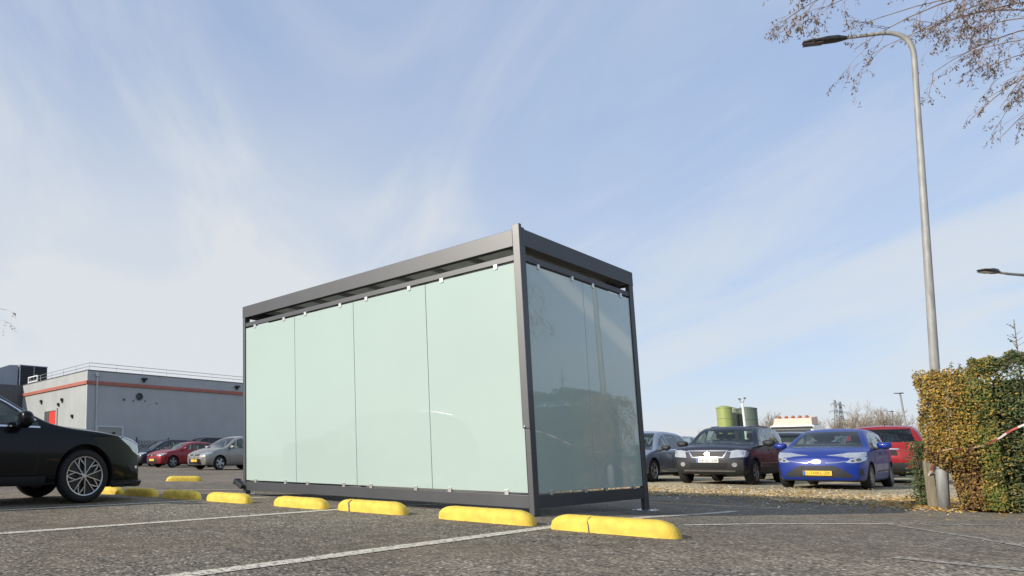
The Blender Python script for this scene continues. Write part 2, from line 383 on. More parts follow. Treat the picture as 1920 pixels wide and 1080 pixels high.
line_strip([(.80, 5.84), (.1, 5.72)], .12, MAT['line_faint'])
for u in (16.5, 19., 21.5):
    line_strip([(u, 11.), (u, 13.)], .10, MAT['line_faint'])

# ---------------------------------------------------------------- the glass shelter
def make_shelter():
    A = (3.60, 6.80); L, W = 4.92, 2.97
    root = thing('glass_shelter', 'anthracite framed shelter walled with frosted mint glass standing behind the yellow kerbs', 'shelter', at(*A), TH)
    pa, pb = .058, .115            # post sizes along u and w
    def post(x0, y0, zb, zt, plate=True):
        m = MB(); m.box(x0, x0+pb, y0, y0+pa, zb, zt, bev=.006)
        o = m.build('post', MAT['anthracite2'], root)
        if plate:
            q = MB(); cx, cy = x0+pb/2, y0+pa/2
            q.box(cx-.14, cx+.14, cy-.12, cy+.12, zb-.002, zb+.012, bev=.003)
            for sx in (-.10, .10):
                for sy in (-.08, .08): q.tube([(cx+sx, cy+sy, zb+.012), (cx+sx, cy+sy, zb+.03)], .012, 6)
            q.build('base_plate', MAT['steel'], o)
        return o
    post(0, 0, 0, 3.17, False)
    post(W-pb, 0, -.088, 3.0)
    post(0, L-pa, 0, 3.0)
    post(W-pb, L-pa, -.088, 3.0)
    # the wider cover over the upper part of the near corner post
    m = MB(); m.box(-.012, .045, -.004, .076, .925, 3.20, bev=.004); m.build('corner_cover', MAT['anthracite2'], root)
    m = MB(); m.lathe([(0, -.012), (.014, -.010), (.017, 0), (0, 0)], 12, Matrix.Translation((-.013, .052, .945)) @ Matrix.Rotation(R(90), 4, 'Z') @ Matrix.Rotation(math.pi, 4, 'Z'))
    m.build('bolt', MAT['chrome'], root, smooth=True)
    # fascia on four sides: a hollow profile with lips
    def fascia(axis, off, a0, a1, z0=2.955, z1=3.15, t=.05, s=1):
        m = MB()
        def bx(o0, o1, zz0, zz1):
            o0, o1 = sorted((off+s*o0, off+s*o1))
            if axis == 'y': m.box(o0, o1, a0, a1, zz0, zz1, bev=.004)
            else: m.box(a0, a1, o0, o1, zz0, zz1, bev=.004)
        bx(-.004, .05, z0, z1)
        bx(.05, .16, z1-.02, z1-.004)      # gutter top return
        bx(.05, .12, z0+.012, z0+.026)
        m.build('fascia', MAT['anthracite'], root)
    fascia('y', 0, .079, L, s=1)
    fascia('x', 0, .05, W, z0=2.955, s=1)
    fascia('y', W, .05, L-.05, s=-1)
    fascia('x', L, .05, W-.05, s=-1)
    # roof: light sheets between joists
    m = MB(); m.box(.10, W-.10, .10, L-.10, 3.085, 3.10); m.build('roof', MAT['roof_sheet'], root)
    for i in range(9):
        y = .28 + i*(L-.56)/8
        m = MB(); m.box(.16, W-.16, y-.02, y+.02, 3.03, 3.083); m.build('joist', MAT['joist'], root)
    # rails
    def rail(x0, x1, y0, y1, z0, z1, nm):
        m = MB(); m.box(x0, x1, y0, y1, z0, z1, bev=.004); m.build(nm, MAT['anthracite'], root)
    rail(.012, .055, .060, L-.060, 2.795, 2.862, 'top_rail')
    rail(.012, .062, .060, L-.060, .075, .215, 'bottom_rail')
    rail(.117, W-.117, .012, .055, 2.795, 2.862, 'top_rail')
    rail(.117, W-.117, .012, .062, .075, .215, 'bottom_rail')
    rail(.117, W-.117, L-.055, L-.012, 2.795, 2.862, 'top_rail')
    rail(.117, W-.117, L-.062, L-.012, .075, .215, 'bottom_rail')
    rail(W-.055, W-.012, .060, L-.060, 2.795, 2.862, 'top_rail')
    # panes with clips; the near corner pane runs down to the rail
    z0, z1 = .238, 2.770
    def pane(axis, a0, a1, off, s):
        m = MB(); o0, o1 = sorted((off, off+s*.012))
        if axis == 'y': m.box(o0, o1, a0, a1, z0, z1, bev=.002)
        else: m.box(a0, a1, o0, o1, z0, z1, bev=.002)
        p = m.build('glass_panel', MAT['frost'], root)
        for f in (.20, .80):
            c = a0 + (a1-a0)*f
            for zz0, zz1 in ((z1-.028, z1+.030), (.205, z0+.028)):
                q = MB(); e0, e1 = sorted((off-s*.012, off+s*.026))
                if axis == 'y': q.box(e0, e1, c-.024, c+.024, zz0, zz1, bev=.003)
                else: q.box(c-.024, c+.024, e0, e1, zz0, zz1, bev=.003)
                q.build('clip', MAT['aluminium'], p)
    pw = (L - 2*.066)/4
    for i in range(4): pane('y', .066+i*pw+.0035, .066+(i+1)*pw-.0035, .016, 1)
    pv = (W-2*.125)/2
    for i in range(2): pane('x', .125+i*pv+.003, .125+(i+1)*pv-.003, .016, 1)
    for i in range(2): pane('x', .125+i*pv+.003, .125+(i+1)*pv-.003, L-.016, -1)
    # the outlet at the foot of the far left post
    m = MB()
    T = Matrix.Translation((-.02, L+.01, .155)) @ Matrix.Rotation(R(28), 4, 'X')
    m.box(-.06, .06, -.06, .14, -.045, .03, T, bev=.01)
    m.box(-.065, .065, .12, .16, -.06, .035, T, bev=.008)
    m.build('drain_outlet', MAT['plastic'], root)
    return root
make_shelter()

# ---------------------------------------------------------------- yellow parking kerbs
def make_kerb(L, wid, hgt, label, u, w, ang, seed, crack=None, mat='yellow', cw=.013):
    r = random.Random(seed); m = MB()
    n = 34; k = 13; rings = []
    for i in range(n+1):
        t = -1 + 2*i/n; y = t*L/2; d = L/2-abs(y); e = .17
        s = 1. if d > e else math.sqrt(max(0., 1-((e-d)/e)**2))
        sw = .25+.75*s; sh = (.12 + .88*s)
        ring = []
        for j in range(k):
            a = math.pi*j/(k-1); c, q = math.cos(a), math.sin(a)
            x = math.copysign(abs(c)**.62, c)*wid/2*sw; z = (abs(q)**.55)*hgt*sh
            if crack and abs(y-crack-.012*math.sin(7*z/hgt+seed)) < cw: x *= .95; z *= .95
            ring.append((x + r.uniform(-.0015, .0015), y, z + r.uniform(-.0015, .0015)))
        rings.append(ring)
    if crack:      # one more dense band of rings where the kerb has broken
        add = []
        for dy in (-1.6, -1., -.7, 0, .7, 1., 1.6):
            y = crack+dy*cw; f = .93 if abs(dy) < .8 else 1.
            ring = []
            for j in range(k):
                a = math.pi*j/(k-1); c, q = math.cos(a), math.sin(a)
                x = math.copysign(abs(c)**.62, c)*wid/2*f; z = (abs(q)**.55)*hgt*f
                ring.append((x, y + .010*math.sin(j*.8) + .004*math.sin(j*2.1), z))
            add.append(ring)
        rings = [q for q in rings if abs(q[0][1]-crack) > .045] + add; rings.sort(key=lambda q: sum(p[1] for p in q)/len(q))
    nr = len(rings); vs = [p for q in rings for p in q]; fs = [(i*k+j, i*k+j+1, (i+1)*k+j+1, (i+1)*k+j) for i in range(nr-1) for j in range(k-1)]
    fs += [tuple(range(k-1, -1, -1)), tuple((nr-1)*k+j for j in range(k))]
    m.add(vs, fs)
    if crack:
        for i, f in enumerate(fs[:-2]):
            ys = [vs[j][1] for j in f]; yy = sum(ys)/len(ys)
            if abs(yy-crack-.010*math.sin(((i % (k-1))+.5)*.8)) < cw*.98: m.m[i] = 1
    o = m.build('wheel_stop', [MAT[mat], MAT['crack']], smooth=True)
    o.location = at(u, w, ground_h(u, w)-.003); o.rotation_euler = (0, 0, TH+R(ang))
    return tag(o, label, 'wheel stop', 'yellow kerbs along the parking bays')
make_kerb(.97, .21, .135, 'cracked yellow kerb nearest the camera, right of the shelter corner post', 2.44, 5.83, 3.5, 1, crack=.14, cw=.0045)
make_kerb(.98, .21, .135, 'unbroken yellow kerb whose right end meets the foot of the shelter corner post', 3.605, 5.87, 2.5, 2)
make_kerb(.93, .21, .135, 'yellow kerb with a broken gap at its left end, in front of the shelter', 4.975, 5.83, 3, 3, crack=.24)
make_kerb(.86, .21, .13, 'bright yellow kerb left of the broken kerb, before the shelter', 5.975, 5.68, 4, 4)
make_kerb(.84, .21, .13, 'yellow kerb just left of the shelter and its drain outlet', 7.265, 5.55, 6, 5)
make_kerb(.80, .21, .13, 'dirty shaded yellow kerb between the car nose and the shelter', 8.265, 5.42, 8, 6, mat='yellow_old')
make_kerb(.78, .21, .13, 'yellow kerb just in front of the black car bumper', 9.23, 5.28, 10, 7)
make_kerb(.80, .21, .13, 'yellow kerb mostly hidden behind the black car wheel', 10.15, 5.15, 10, 8, mat='yellow_old')
make_kerb(.92, .21, .13, 'lone yellow kerb far out on the lot before the red car', 13.98, 9.25, 60, 9)
# ---------------------------------------------------------------- cars
def pchip(pts):
    xs = [p[0] for p in pts]; ys = [p[1] for p in pts]; n = len(xs)
    if n == 1: return lambda x: ys[0]
    hh = [xs[i+1]-xs[i] for i in range(n-1)]; d = [(ys[i+1]-ys[i])/hh[i] for i in range(n-1)]
    m = [d[0]]+[0]*(n-2)+[d[-1]]
    for i in range(1, n-1):
        if d[i-1]*d[i] > 0:
            w1 = 2*hh[i]+hh[i-1]; w2 = hh[i]+2*hh[i-1]; m[i] = (w1+w2)/(w1/d[i-1]+w2/d[i])
    def f(x):
        if x <= xs[0]: return ys[0]
        if x >= xs[-1]: return ys[-1]
        i = max(j for j in range(n-1) if xs[j] <= x); t = (x-xs[i])/hh[i]
        return (ys[i]*(1+2*t)*(1-t)**2 + m[i]*hh[i]*t*(1-t)**2 + ys[i+1]*t*t*(3-2*t) + m[i+1]*hh[i]*t*t*(t-1))
    return f

def eval_mesh(o):
    bpy.context.view_layer.update()
    dg = bpy.context.evaluated_depsgraph_get()
    return bpy.data.meshes.new_from_object(o.evaluated_get(dg), depsgraph=dg)

def prism(poly, axis, a0, a1, mi=0):
    m = MB(); m.mi = mi; n = len(poly); vs = []
    for a in (a0, a1):
        for p, z in poly: vs.append((p, a, z) if axis == 'y' else (a, p, z))
    fs = [tuple(range(n)), tuple(range(2*n-1, n-1, -1))] + [(i, i+n, (i+1) % n + n, (i+1) % n) for i in range(n)]
    m.add(vs, fs); return m

def resample(poly, res):
    out = []
    for (a, b), (c, d) in zip(poly, poly[1:]+poly[:1]):
        k = max(1, int(math.hypot(c-a, d-b)/res+.5)); out += [(a+(c-a)*i/k, b+(d-b)*i/k) for i in range(k)]
    return out
def inside(p, poly):
    r = False
    for (a, b), (c, d) in zip(poly, poly[1:]+poly[:1]):
        if (b > p[1]) != (d > p[1]) and p[0] < (c-a)*(p[1]-b)/(d-b)+a: r = not r
    return r
def grow_poly(poly, e):
    cx = sum(p[0] for p in poly)/len(poly); cz = sum(p[1] for p in poly)/len(poly); out = []
    n = len(poly); ar = sum(poly[i][0]*poly[(i+1) % n][1]-poly[(i+1) % n][0]*poly[i][1] for i in range(n))
    sg = 1 if ar > 0 else -1
    for i in range(n):
        p, q, r = poly[i-1], poly[i], poly[(i+1) % n]
        d1 = Vector((q[0]-p[0], q[1]-p[1])); d2 = Vector((r[0]-q[0], r[1]-q[1]))
        if d1.length: d1.normalize()
        if d2.length: d2.normalize()
        nn = Vector((d1.y+d2.y, -d1.x-d2.x))
        if nn.length: nn.normalize()
        out.append((q[0]+nn.x*e*sg, q[1]+nn.y*e*sg))
    return out
def band(pts, wd):
    L = []; Rr = []
    for i, (a, b) in enumerate(pts):
        p, q = pts[max(0, i-1)], pts[min(len(pts)-1, i+1)]; dx, dy = q[0]-p[0], q[1]-p[1]; l = math.hypot(dx, dy) or 1
        L.append((a-dy/l*wd/2, b+dx/l*wd/2)); Rr.append((a+dy/l*wd/2, b-dx/l*wd/2))
    return L + Rr[::-1]
def circle(cx, cz, rx, rz=None, n=18): return [(cx+rx*math.cos(2*math.pi*i/n), cz+(rz or rx)*math.sin(2*math.pi*i/n)) for i in range(n)]

class Shell:
    """the painted skin, against which lamps, grilles, panes and trims are fitted"""
    def __init__(s, me): s.bvh = BVHTree.FromPolygons([v.co.copy() for v in me.vertices], [tuple(p.vertices) for p in me.polygons])
    def hit(s, side, a, z):
        o, d = {'front': ((6, a, z), (-1, 0, 0)), 'rear': ((-6, a, z), (1, 0, 0)), 'left': ((a, 4, z), (0, -1, 0)), 'right': ((a, -4, z), (0, 1, 0)),
                'top': ((a, z, 5), (0, 0, -1))}[side]
        loc, nor, i, dist = s.bvh.ray_cast(Vector(o), Vector(d))
        if loc is None:
            return None
        return loc, nor
    def fit(s, side, poly, off=.005, thick=.02, res=.06):
        poly = resample(poly, res); xs = [p[0] for p in poly]; zs = [p[1] for p in poly]
        pts = [Vector(p) for p in poly]; x = min(xs)+res*.5
        while x < max(xs):
            z = min(zs)+res*.5
            while z < max(zs):
                if inside((x, z), poly) and min((x-a)**2+(z-b)**2 for a, b in poly) > (res*.4)**2: pts.append(Vector((x, z)))
                z += res
            x += res
        n0 = len(poly)
        V, E, F, *_ = delaunay_2d_cdt(pts, [], [list(range(n0))], 1, 1e-5)
        top = []; bot = []; keep = []
        for v in V:
            h = s.hit(side, v.x, v.y); keep.append(h is not None)
            if h is None: top.append(Vector()); bot.append(Vector()); continue
            loc, nor = h; top.append(loc+nor*off); bot.append(loc-nor*thick)
        F = [f for f in F if all(keep[i] for i in f)]
        edges = {}
        for f in F:
            for a, b in zip(f, list(f[1:])+[f[0]]): edges[(a, b)] = 1
        out = MB(); n = len(V)
        if not F: return out
        flip = False
        f0 = F[0]; nn = (top[f0[1]]-top[f0[0]]).cross(top[f0[2]]-top[f0[0]]); h = s.hit(side, V[f0[0]].x, V[f0[0]].y)
        flip = nn.dot(h[1]) < 0
        o = (lambda f: tuple(reversed(f))) if flip else tuple
        fs = [o(f) for f in F] + [o([i+n for i in reversed(f)]) for f in F]
        for (a, b) in edges:
            if (b, a) not in edges: fs.append(o((b, a, a+n, b+n)))
        # drop the unused points
        used = sorted({i for f in fs for i in f}); mp = {i: k for k, i in enumerate(used)}
        al = top+bot
        out.add([al[i] for i in used], [tuple(mp[i] for i in f) for f in fs]); return out

def wheel_meshes(Rt, wid, Rr, style, seed=0):
    t = MB(); h = wid/2
    t.lathe([(Rr*.97, -h*.85), (Rr+.012, -h*.95), (Rr+(Rt-Rr)*.55, -h), (Rt-.02, -h*.86), (Rt-.004, -h*.55), (Rt, 0), (Rt-.004, h*.55), (Rt-.02, h*.86), (Rr+(Rt-Rr)*.55, h), (Rr+.012, h*.95), (Rr*.97, h*.85), (Rr*.90, 0)], 40, closed=True)
    r = MB()
    r.mi = 1; r.lathe([(0, h*.35), (Rr*.9, h*.30), (Rr*.95, h*.7)], 40)                      # dark barrel
    r.mi = 0; r.lathe([(Rr*.93, h*.72), (Rr*.95, h*.93), (Rr*1.0, h*.96), (Rr*1.015, h*.86), (Rr*.97, h*.6)], 40)
    r.lathe([(0, h*.93), (Rr*.10, h*.93), (Rr*.13, h*.86), (Rr*.15, h*.5)], 20)
    def spoke(a0, r0, a1, r1, w0, w1, y0, y1, mi=0):
        p = Vector((r0*math.cos(a0), 0, r0*math.sin(a0))); q = Vector((r1*math.cos(a1), 0, r1*math.sin(a1)))
        d = (q-p).normalized(); nrm = Vector((-d.z, 0, d.x)); dn = Vector((0, -.03, 0))
        P0 = [p+nrm*w0/2+Vector((0, y0, 0)), p-nrm*w0/2+Vector((0, y0, 0)), q-nrm*w1/2+Vector((0, y1, 0)), q+nrm*w1/2+Vector((0, y1, 0))]
        r.mi = mi; r.add([v for v in P0]+[v+dn for v in P0], [(0, 1, 2, 3), (7, 6, 5, 4), (0, 4, 5, 1), (1, 5, 6, 2), (2, 6, 7, 3), (3, 7, 4, 0)])
    if style == 'lattice':
        n = 5
        for i in range(n):
            a = 2*math.pi*i/n + .35
            for s in (-1, 1):
                spoke(a+s*.10, Rr*.13, a+s*.30, Rr*.94, .012, .011, h*.88, h*.86)            # twin blades
                spoke(a+s*.22, Rr*.50, a+s*.62, Rr*.94, .010, .009, h*.86, h*.85)            # branches
            for s in (-1, 1): spoke(a+s*.62, Rr*.94, a+s*.42, Rr*.70, .008, .008, h*.85, h*.84)
            spoke(a, Rr*.1, a, Rr*.94, .07, .12, h*.70, h*.62, 1)                             # dark web behind
        r.mi = 1
    elif style == 'five':
        for i in range(5):
            a = 2*math.pi*i/5+.3
            for s in (-1, 1): spoke(a+s*.16, Rr*.12, a+s*.13, Rr*.94, .05, .05, h*.86, h*.8)
    elif style == 'multi':
        for i in range(9):
            a = 2*math.pi*i/9; spoke(a, Rr*.12, a, Rr*.95, .055, .04, h*.84, h*.82)
    else:
        for i in range(7):
            a = 2*math.pi*i/7; spoke(a, Rr*.12, a, Rr*.95, .075, .06, h*.84, h*.82)
    return t, r

def build_car(name, label, u, w, heading, sp, paint, group=None, z=0., cat='car'):
    """heading +1 faces along +w, -1 faces along -w. Local +X is forward."""
    far = sp.get('far', False)
    root = thing(name, label, cat, at(u, w, z), TH if heading > 0 else TH+math.pi, group)
    L = sp['L']; HW = sp['W']/2
    top = pchip(sp['top']); belt = pchip(sp['belt']); hwf = pchip(sp['plan']); zb = pchip(sp['zb'])
    crown = pchip(sp.get('crown', [(0, .05), (1., .07), (1.6, .05), (2.4, .045), (L, .05)]))
    Hm = max(p[1] for p in sp['top']); tumble = (.965*HW - sp['roof']/2)/(Hm - sp['belt'][len(sp['belt'])//2][1])
    st = sorted(set([round(q, 3) for q in (0, .05, .14, .26, .4)] + [round(.4+.16*i, 3) for i in range(1, int((L-.8)/.16))] + [round(L-q, 3) for q in (0, .05, .14, .26, .4)]))
    bs = [-1, -.86, -.6, -.3, 0, .3, .6, .86, 1]
    fp = pchip(sp['front']); rp = pchip(sp['rear'])
    def row(s):
        z0, zB, zT = zb(s), belt(s), max(top(s)-crown(s), belt(s)+.03); h = hwf(s)*HW
        zz = [z0, z0+.07, z0+(zB-z0)*.35, z0+(zB-z0)*.66, zB-.07, zB, zB+(zT-zB)*.35, zB+(zT-zB)*.72, zT]
        ww = [.90*h, .965*h, .995*h, 1.0*h, .985*h, .965*h]
        for q in zz[6:]: ww.append(.965*h-(q-zB)*tumble)
        ww[8] -= .022; ww[7] -= .004
        return zz, ww
    def pos(s, b, j):
        zz, ww = row(s); y = b*ww[j]; zc = zz[j]
        if j > 5: zc += max(0, crown(s))*(1-abs(b)**2.3)*((j-5)/3)
        ay = min(1.2, abs(y)/HW)
        off = sp.get('bow', .16)*ay**2.6*max(0, 1-s/.9)**1.6 + fp(zc)*max(0, 1-s/.45)**1.5
        offr = sp.get('bowr', .12)*ay**2.6*max(0, 1-(L-s)/.8)**1.6 + rp(zc)*max(0, 1-(L-s)/.45)**1.5
        return (L/2 - s - off + offr, y, zc)
    nb, nr, ns = len(bs), 9, len(st); idx = {}; m = MB(); V = []
    def vid(i, b, j):
        key = (i, b, j)
        if key not in idx: idx[key] = len(V); V.append(pos(st[i], bs[b], j))
        return idx[key]
    F = []
    for i in range(ns-1):
        for b in range(nb-1):
            F.append((vid(i, b, nr-1), vid(i, b+1, nr-1), vid(i+1, b+1, nr-1), vid(i+1, b, nr-1)))
            F.append((vid(i, b, 0), vid(i+1, b, 0), vid(i+1, b+1, 0), vid(i, b+1, 0)))
        for j in range(nr-1):
            F.append((vid(i, 0, j), vid(i, 0, j+1), vid(i+1, 0, j+1), vid(i+1, 0, j)))
            F.append((vid(i, nb-1, j), vid(i+1, nb-1, j), vid(i+1, nb-1, j+1), vid(i, nb-1, j+1)))
    for b in range(nb-1):
        for j in range(nr-1):
            F.append((vid(0, b, j), vid(0, b+1, j), vid(0, b+1, j+1), vid(0, b, j+1)))
            F.append((vid(ns-1, b, j), vid(ns-1, b, j+1), vid(ns-1, b+1, j+1), vid(ns-1, b+1, j)))
    m.add(V, F)
    body = m.build('body', [paint, MAT['plastic'], MAT['interior']], root, smooth=True)
    bm = bmesh.new(); bm.from_mesh(body.data); bmesh.ops.recalc_face_normals(bm, faces=bm.faces); bm.to_mesh(body.data); bm.free()
    sub = body.modifiers.new('s', 'SUBSURF'); sub.levels = sub.render_levels = (1 if far else 2)
    me1 = eval_mesh(body); sh = Shell(me1); bpy.data.meshes.remove(me1)
    # ---- openings
    Rt = sp['R']; ax = [L/2-sp['fo'], L/2-sp['fo']-sp['wb']]
    cut = MB(); cut.mi = 1
    for x in ax:
        for s in (-1, 1):
            T = Matrix.Translation((x, s*(HW-.02), Rt+.012)); cut.lathe([(0, -.26), (Rt+.05, -.26), (Rt+.05, .26), (0, .26)], 36, T)
    m_s = sp.get('margin', .085); polys = []
    zs = lambda s: top(s)-crown(s)-m_s
    a = [q/50 for q in range(0, int(L*50)) if q/50 > sp['ws0'] and zs(q/50) > belt(q/50)+.06 and q/50 <= sp['dlo']]
    s0, s1 = a[0], a[-1]; cuts = [s0] + list(sp['pillars']) + [s1]
    for i in range(len(cuts)-1):
        p, q = cuts[i]+(.04 if i else 0), cuts[i+1]-(.04 if i < len(cuts)-2 else 0)
        if q-p < .15: continue
        n = max(3, int((q-p)/.12)); up = [(p+(q-p)*k/n) for k in range(n+1)]
        sl = sp.get('dslant', 0) if i == len(cuts)-2 else 0
        pl = [(L/2-s, zs(s)) for s in up]
        pl += [(L/2-(p+(q+sl-p)*k/n), belt(p+(q+sl-p)*k/n)+.025) for k in range(n, -1, -1)]
        polys.append(pl)
    cut2 = MB()
    for pl in polys:
        q = prism(pl, 'y', -2, 2); cut2.mi = 2; cut2.add(q.v, q.f)
    def end_glass(sa, sb, mg=.09):
        n = 6; pr = []
        for k in range(n+1):
            s = sa+(sb-sa)*k/n; zz, ww = row(s); pr.append((ww[8]-mg, top(s)-crown(s)*.75-.01))
        pr.sort(key=lambda q: q[1])
        return [(y, z) for y, z in pr] + [(-y, z) for y, z in reversed(pr)]
    wsp = end_glass(sp['ws0']+.06, sp['ws1']-.10); rwp = end_glass(sp['rw0']+.08, sp['rw1']-.02)
    mid = L/2-(sp['ws1']+.5)
    cut3 = prism(wsp, 'x', mid-.05, L/2+1, 2); cut4 = prism(rwp, 'x', -L/2-1, mid+.05, 2)
    tmp = []
    for c in (cut, cut2, cut3, cut4):
        o = c.build('cutter', [paint, MAT['plastic'], MAT['interior']], root)
        b2 = bmesh.new(); b2.from_mesh(o.data); bmesh.ops.remove_doubles(b2, verts=b2.verts, dist=1e-5); bmesh.ops.recalc_face_normals(b2, faces=b2.faces); b2.to_mesh(o.data); b2.free()
        md = body.modifiers.new('b', 'BOOLEAN'); md.operation = 'DIFFERENCE'; md.solver = 'EXACT'; md.object = o; tmp.append(o)
    me2 = eval_mesh(body); body.modifiers.clear(); old = body.data; body.data = me2; bpy.data.meshes.remove(old)
    me2.name = 'body'
    for o in tmp:
        d = o.data; bpy.data.objects.remove(o); bpy.data.meshes.remove(d)
    zc = sp.get('clad', 0)
    for p in me2.polygons:
        p.use_smooth = True
        c = p.center
        if p.material_index == 0:
            if c.z < zc or c.z < zb(L/2)+.045: p.material_index = 1
            elif sp.get('arch') and any((c.x-x)**2+(c.z-Rt)**2 < (Rt+.115)**2 for x in ax) and abs(c.y) > HW*.8: p.material_index = 1
    me2.set_sharp_from_angle(angle=R(38))
    # ---- glass
    def piece(nm, side, poly, mat, par=root, off=.005, thick=.015, res=.07):
        o = sh.fit(side, poly, off, thick, res)
        if not o.f: return None
        return o.build(nm, mat, par, angle=40)
    gl = MAT[sp.get('glass', 'glass')]
    piece('windscreen', 'front', grow_poly(wsp, .012), gl, off=.003, thick=.004, res=.09)
    piece('rear_window', 'rear', grow_poly(rwp, .012), MAT[sp.get('glass_rear', sp.get('glass', 'glass'))], off=.003, thick=.004, res=.09)
    for i, pl in enumerate(polys):
        for side in ('left', 'right'): piece('side_window', side, grow_poly(pl, .010), gl if i == 0 else MAT[sp.get('glass_rear', sp.get('glass', 'glass'))], off=.003, thick=.004, res=.10)
    # black surround of the panes and trims
    if sp.get('trim'):
        lo = [(L/2-s, belt(s)+.012) for s in [s0-.02+(s1-s0)*k/14 for k in range(15)]]
        for side in ('left', 'right'):
            t = piece('window_trim', side, band(lo, .022), MAT['chrome'], off=.008, thick=.01, res=.2)
            if sp['trim'] == 2:
                up = [(L/2-s, zs(s)+.020) for s in [s0+.02+(s1-s0-.02)*k/14 for k in range(15)]]
                piece('window_trim', side, band(up, .020), MAT['chrome'], off=.008, thick=.01, res=.2)
    if not far or sp.get('seams'):
        sm = MB()
        for side in ('left', 'right'):
            doors = [s0-.02] + [p for p in sp['pillars'][:1]] + [sp.get('door_end', s1-.1)]
            for k, s in enumerate(doors):
                pts = [(L/2-s, belt(s)+.02), (L/2-s-.0, zb(s)+.5), (L/2-s-(.06 if k < 2 else -.08), zb(s)+.16)]
                q = sh.fit(side, band(pts, .009), .0018, .006, .12); sm.add(q.v, q.f)
            pts = [(L/2-(doors[0]+.06), zb(doors[0])+.155), (L/2-(doors[-1]-.08), zb(doors[-1])+.155)]
            q = sh.fit(side, band(pts, .009), .0018, .006, .12); sm.add(q.v, q.f)
        if sm.f: sm.build('door_gap', MAT['seam'], root)
        for side, y in (('left', 1), ('right', -1)):
            for s in sp.get('handles', ()):
                h = sh.hit(side, L/2-s, belt(s)-.10)
                if h:
                    q = MB(); x, yy, zz = h[0]; q.box(x-.10, x+.10, yy-.02, yy+.028, zz-.014, zz+.014, bev=.010); q.build('door_handle', paint if not sp.get('chrome_handle') else MAT['chrome'], root, angle=60)
    # ---- mirrors
    s_m = sp.get('mirror', s0+.12); zM = belt(s_m)+.085
    for y in (1, -1):
        h = sh.hit('left' if y > 0 else 'right', L/2-s_m, belt(s_m)-.02)
        if not h: continue
        yy = h[0].y; q = MB(); vs = []; fs = []; n, k = 10, 14; scl = sp.get('mscale', 1.)
        for i in range(n+1):
            la = -math.pi/2+math.pi*i/n
            for j in range(k):
                lo_ = 2*math.pi*j/k; cx = math.cos(la)*math.cos(lo_); cyy = math.cos(la)*math.sin(lo_); cz = math.sin(la)
                pw = lambda v, e: math.copysign(abs(v)**e, v)
                X = pw(cx, .75)*.085*scl*(1.05 if cx > 0 else .55); Y = pw(cyy, .7)*.125*scl; Z = pw(cz, .75)*.078*scl
                vs.append((L/2-s_m+X, yy+y*(.15*scl)+Y, zM+Z+.015*abs(Y)/.1))
        for i in range(n):
            for j in range(k): fs.append((i*k+j, i*k+(j+1) % k, (i+1)*k+(j+1) % k, (i+1)*k+j))
        q.add(vs, fs); mo = q.build('mirror', MAT['plastic'] if sp.get('mirror_black') else paint, root, smooth=True)
        q = MB(); q.tube([(L/2-s_m+.03, yy-y*.02, zM-.075), (L/2-s_m+.02, yy+y*.09, zM-.045)], [.03, .022], 8); q.build('mirror_arm', MAT['plastic'], mo, smooth=True)
    # ---- wheels
    t, r = wheel_meshes(Rt, sp.get('tw', .215), sp['rim'], sp.get('rstyle', 'seven'))
    tm = rm = None
    for x in ax:
        for y in (1, -1):
            if tm is None:
                a_ = t.build('wheel', MAT['tyre'], root, angle=50); b_ = r.build('rim', [MAT[sp.get('rmat', 'rim')], MAT['rim_dark']], a_, angle=35); tm, rm = a_.data, b_.data
            else:
                a_ = bpy.data.objects.new('wheel', tm); b_ = bpy.data.objects.new('rim', rm); COL.objects.link(a_); COL.objects.link(b_); a_.parent = root; b_.parent = a_
            a_.location = (x, y*(HW-.02-sp.get('tw', .215)/2), Rt); a_.rotation_euler = (0, rnd.uniform(0, 3), 0 if y > 0 else math.pi)
    # ---- the cabin
    if not far:
        bz = belt(sp['ws1'])
        for y in (HW*.42, -HW*.42):
            for ds in (.55, 1.35):
                x = L/2-sp['ws1']-ds; q = MB()
                T = Matrix.Translation((x, y, bz)) @ Matrix.Rotation(R(-12), 4, 'Y')
                q.box(-.06, .06, -.24, .24, -.1, .22, T, bev=.05); q.box(-.045, .045, -.13, .13, .25, .41, T, bev=.04); q.box(-.01, .01, -.06, .06, .2, .27, T)
                q.build('seat', MAT['seat'], root, angle=50)
        q = MB(); n = 20; x = L/2-sp['ws0']-.62; y0 = .37
        T = Matrix.Translation((x, y0, bz-.01)) @ Matrix.Rotation(R(-62), 4, 'Y')
        q.tube([T @ Vector((.18*math.cos(2*math.pi*i/n), .18*math.sin(2*math.pi*i/n), 0)) for i in range(n+1)], .017, 6, False); q.build('steering_wheel', MAT['plastic'], root, smooth=True)
        q = MB(); q.box(L/2-sp['ws1']-.02, L/2-sp['ws1']+.02, -.12, .12, top(sp['ws1'])-.17, top(sp['ws1'])-.10, bev=.015); q.build('inner_mirror', MAT['plastic'], root, angle=50)
    # ---- fitted fittings
    for f in sp.get('fit', ()):
        nm, side, poly, mat = f[:4]; kw = f[4] if len(f) > 4 else {}
        mirror = kw.get('mirror', False); both = kw.get('both', False)
        sides = [side] if not both else ['left', 'right']
        for sd in sides:
            for sg in ((1, -1) if mirror else (1,)):
                pl = [(sg*p[0], p[1]) if sd in ('front', 'rear') else (L/2-p[0], p[1]) for p in poly]
                o = sh.fit(sd, pl, kw.get('off', .006), kw.get('thick', .02), kw.get('res', .05))
                if o.f:
                    po = o.build(nm, MAT[mat], root, angle=40)
                    for g in kw.get('sub', ()):
                        gpl = [(sg*p[0], p[1]) if sd in ('front', 'rear') else (L/2-p[0], p[1]) for p in g[1]]
                        o2 = sh.fit(sd, gpl, g[3] if len(g) > 3 else .011, .012, .04)
                        if o2.f: o2.build(g[0], MAT[g[2]], po, angle=40)
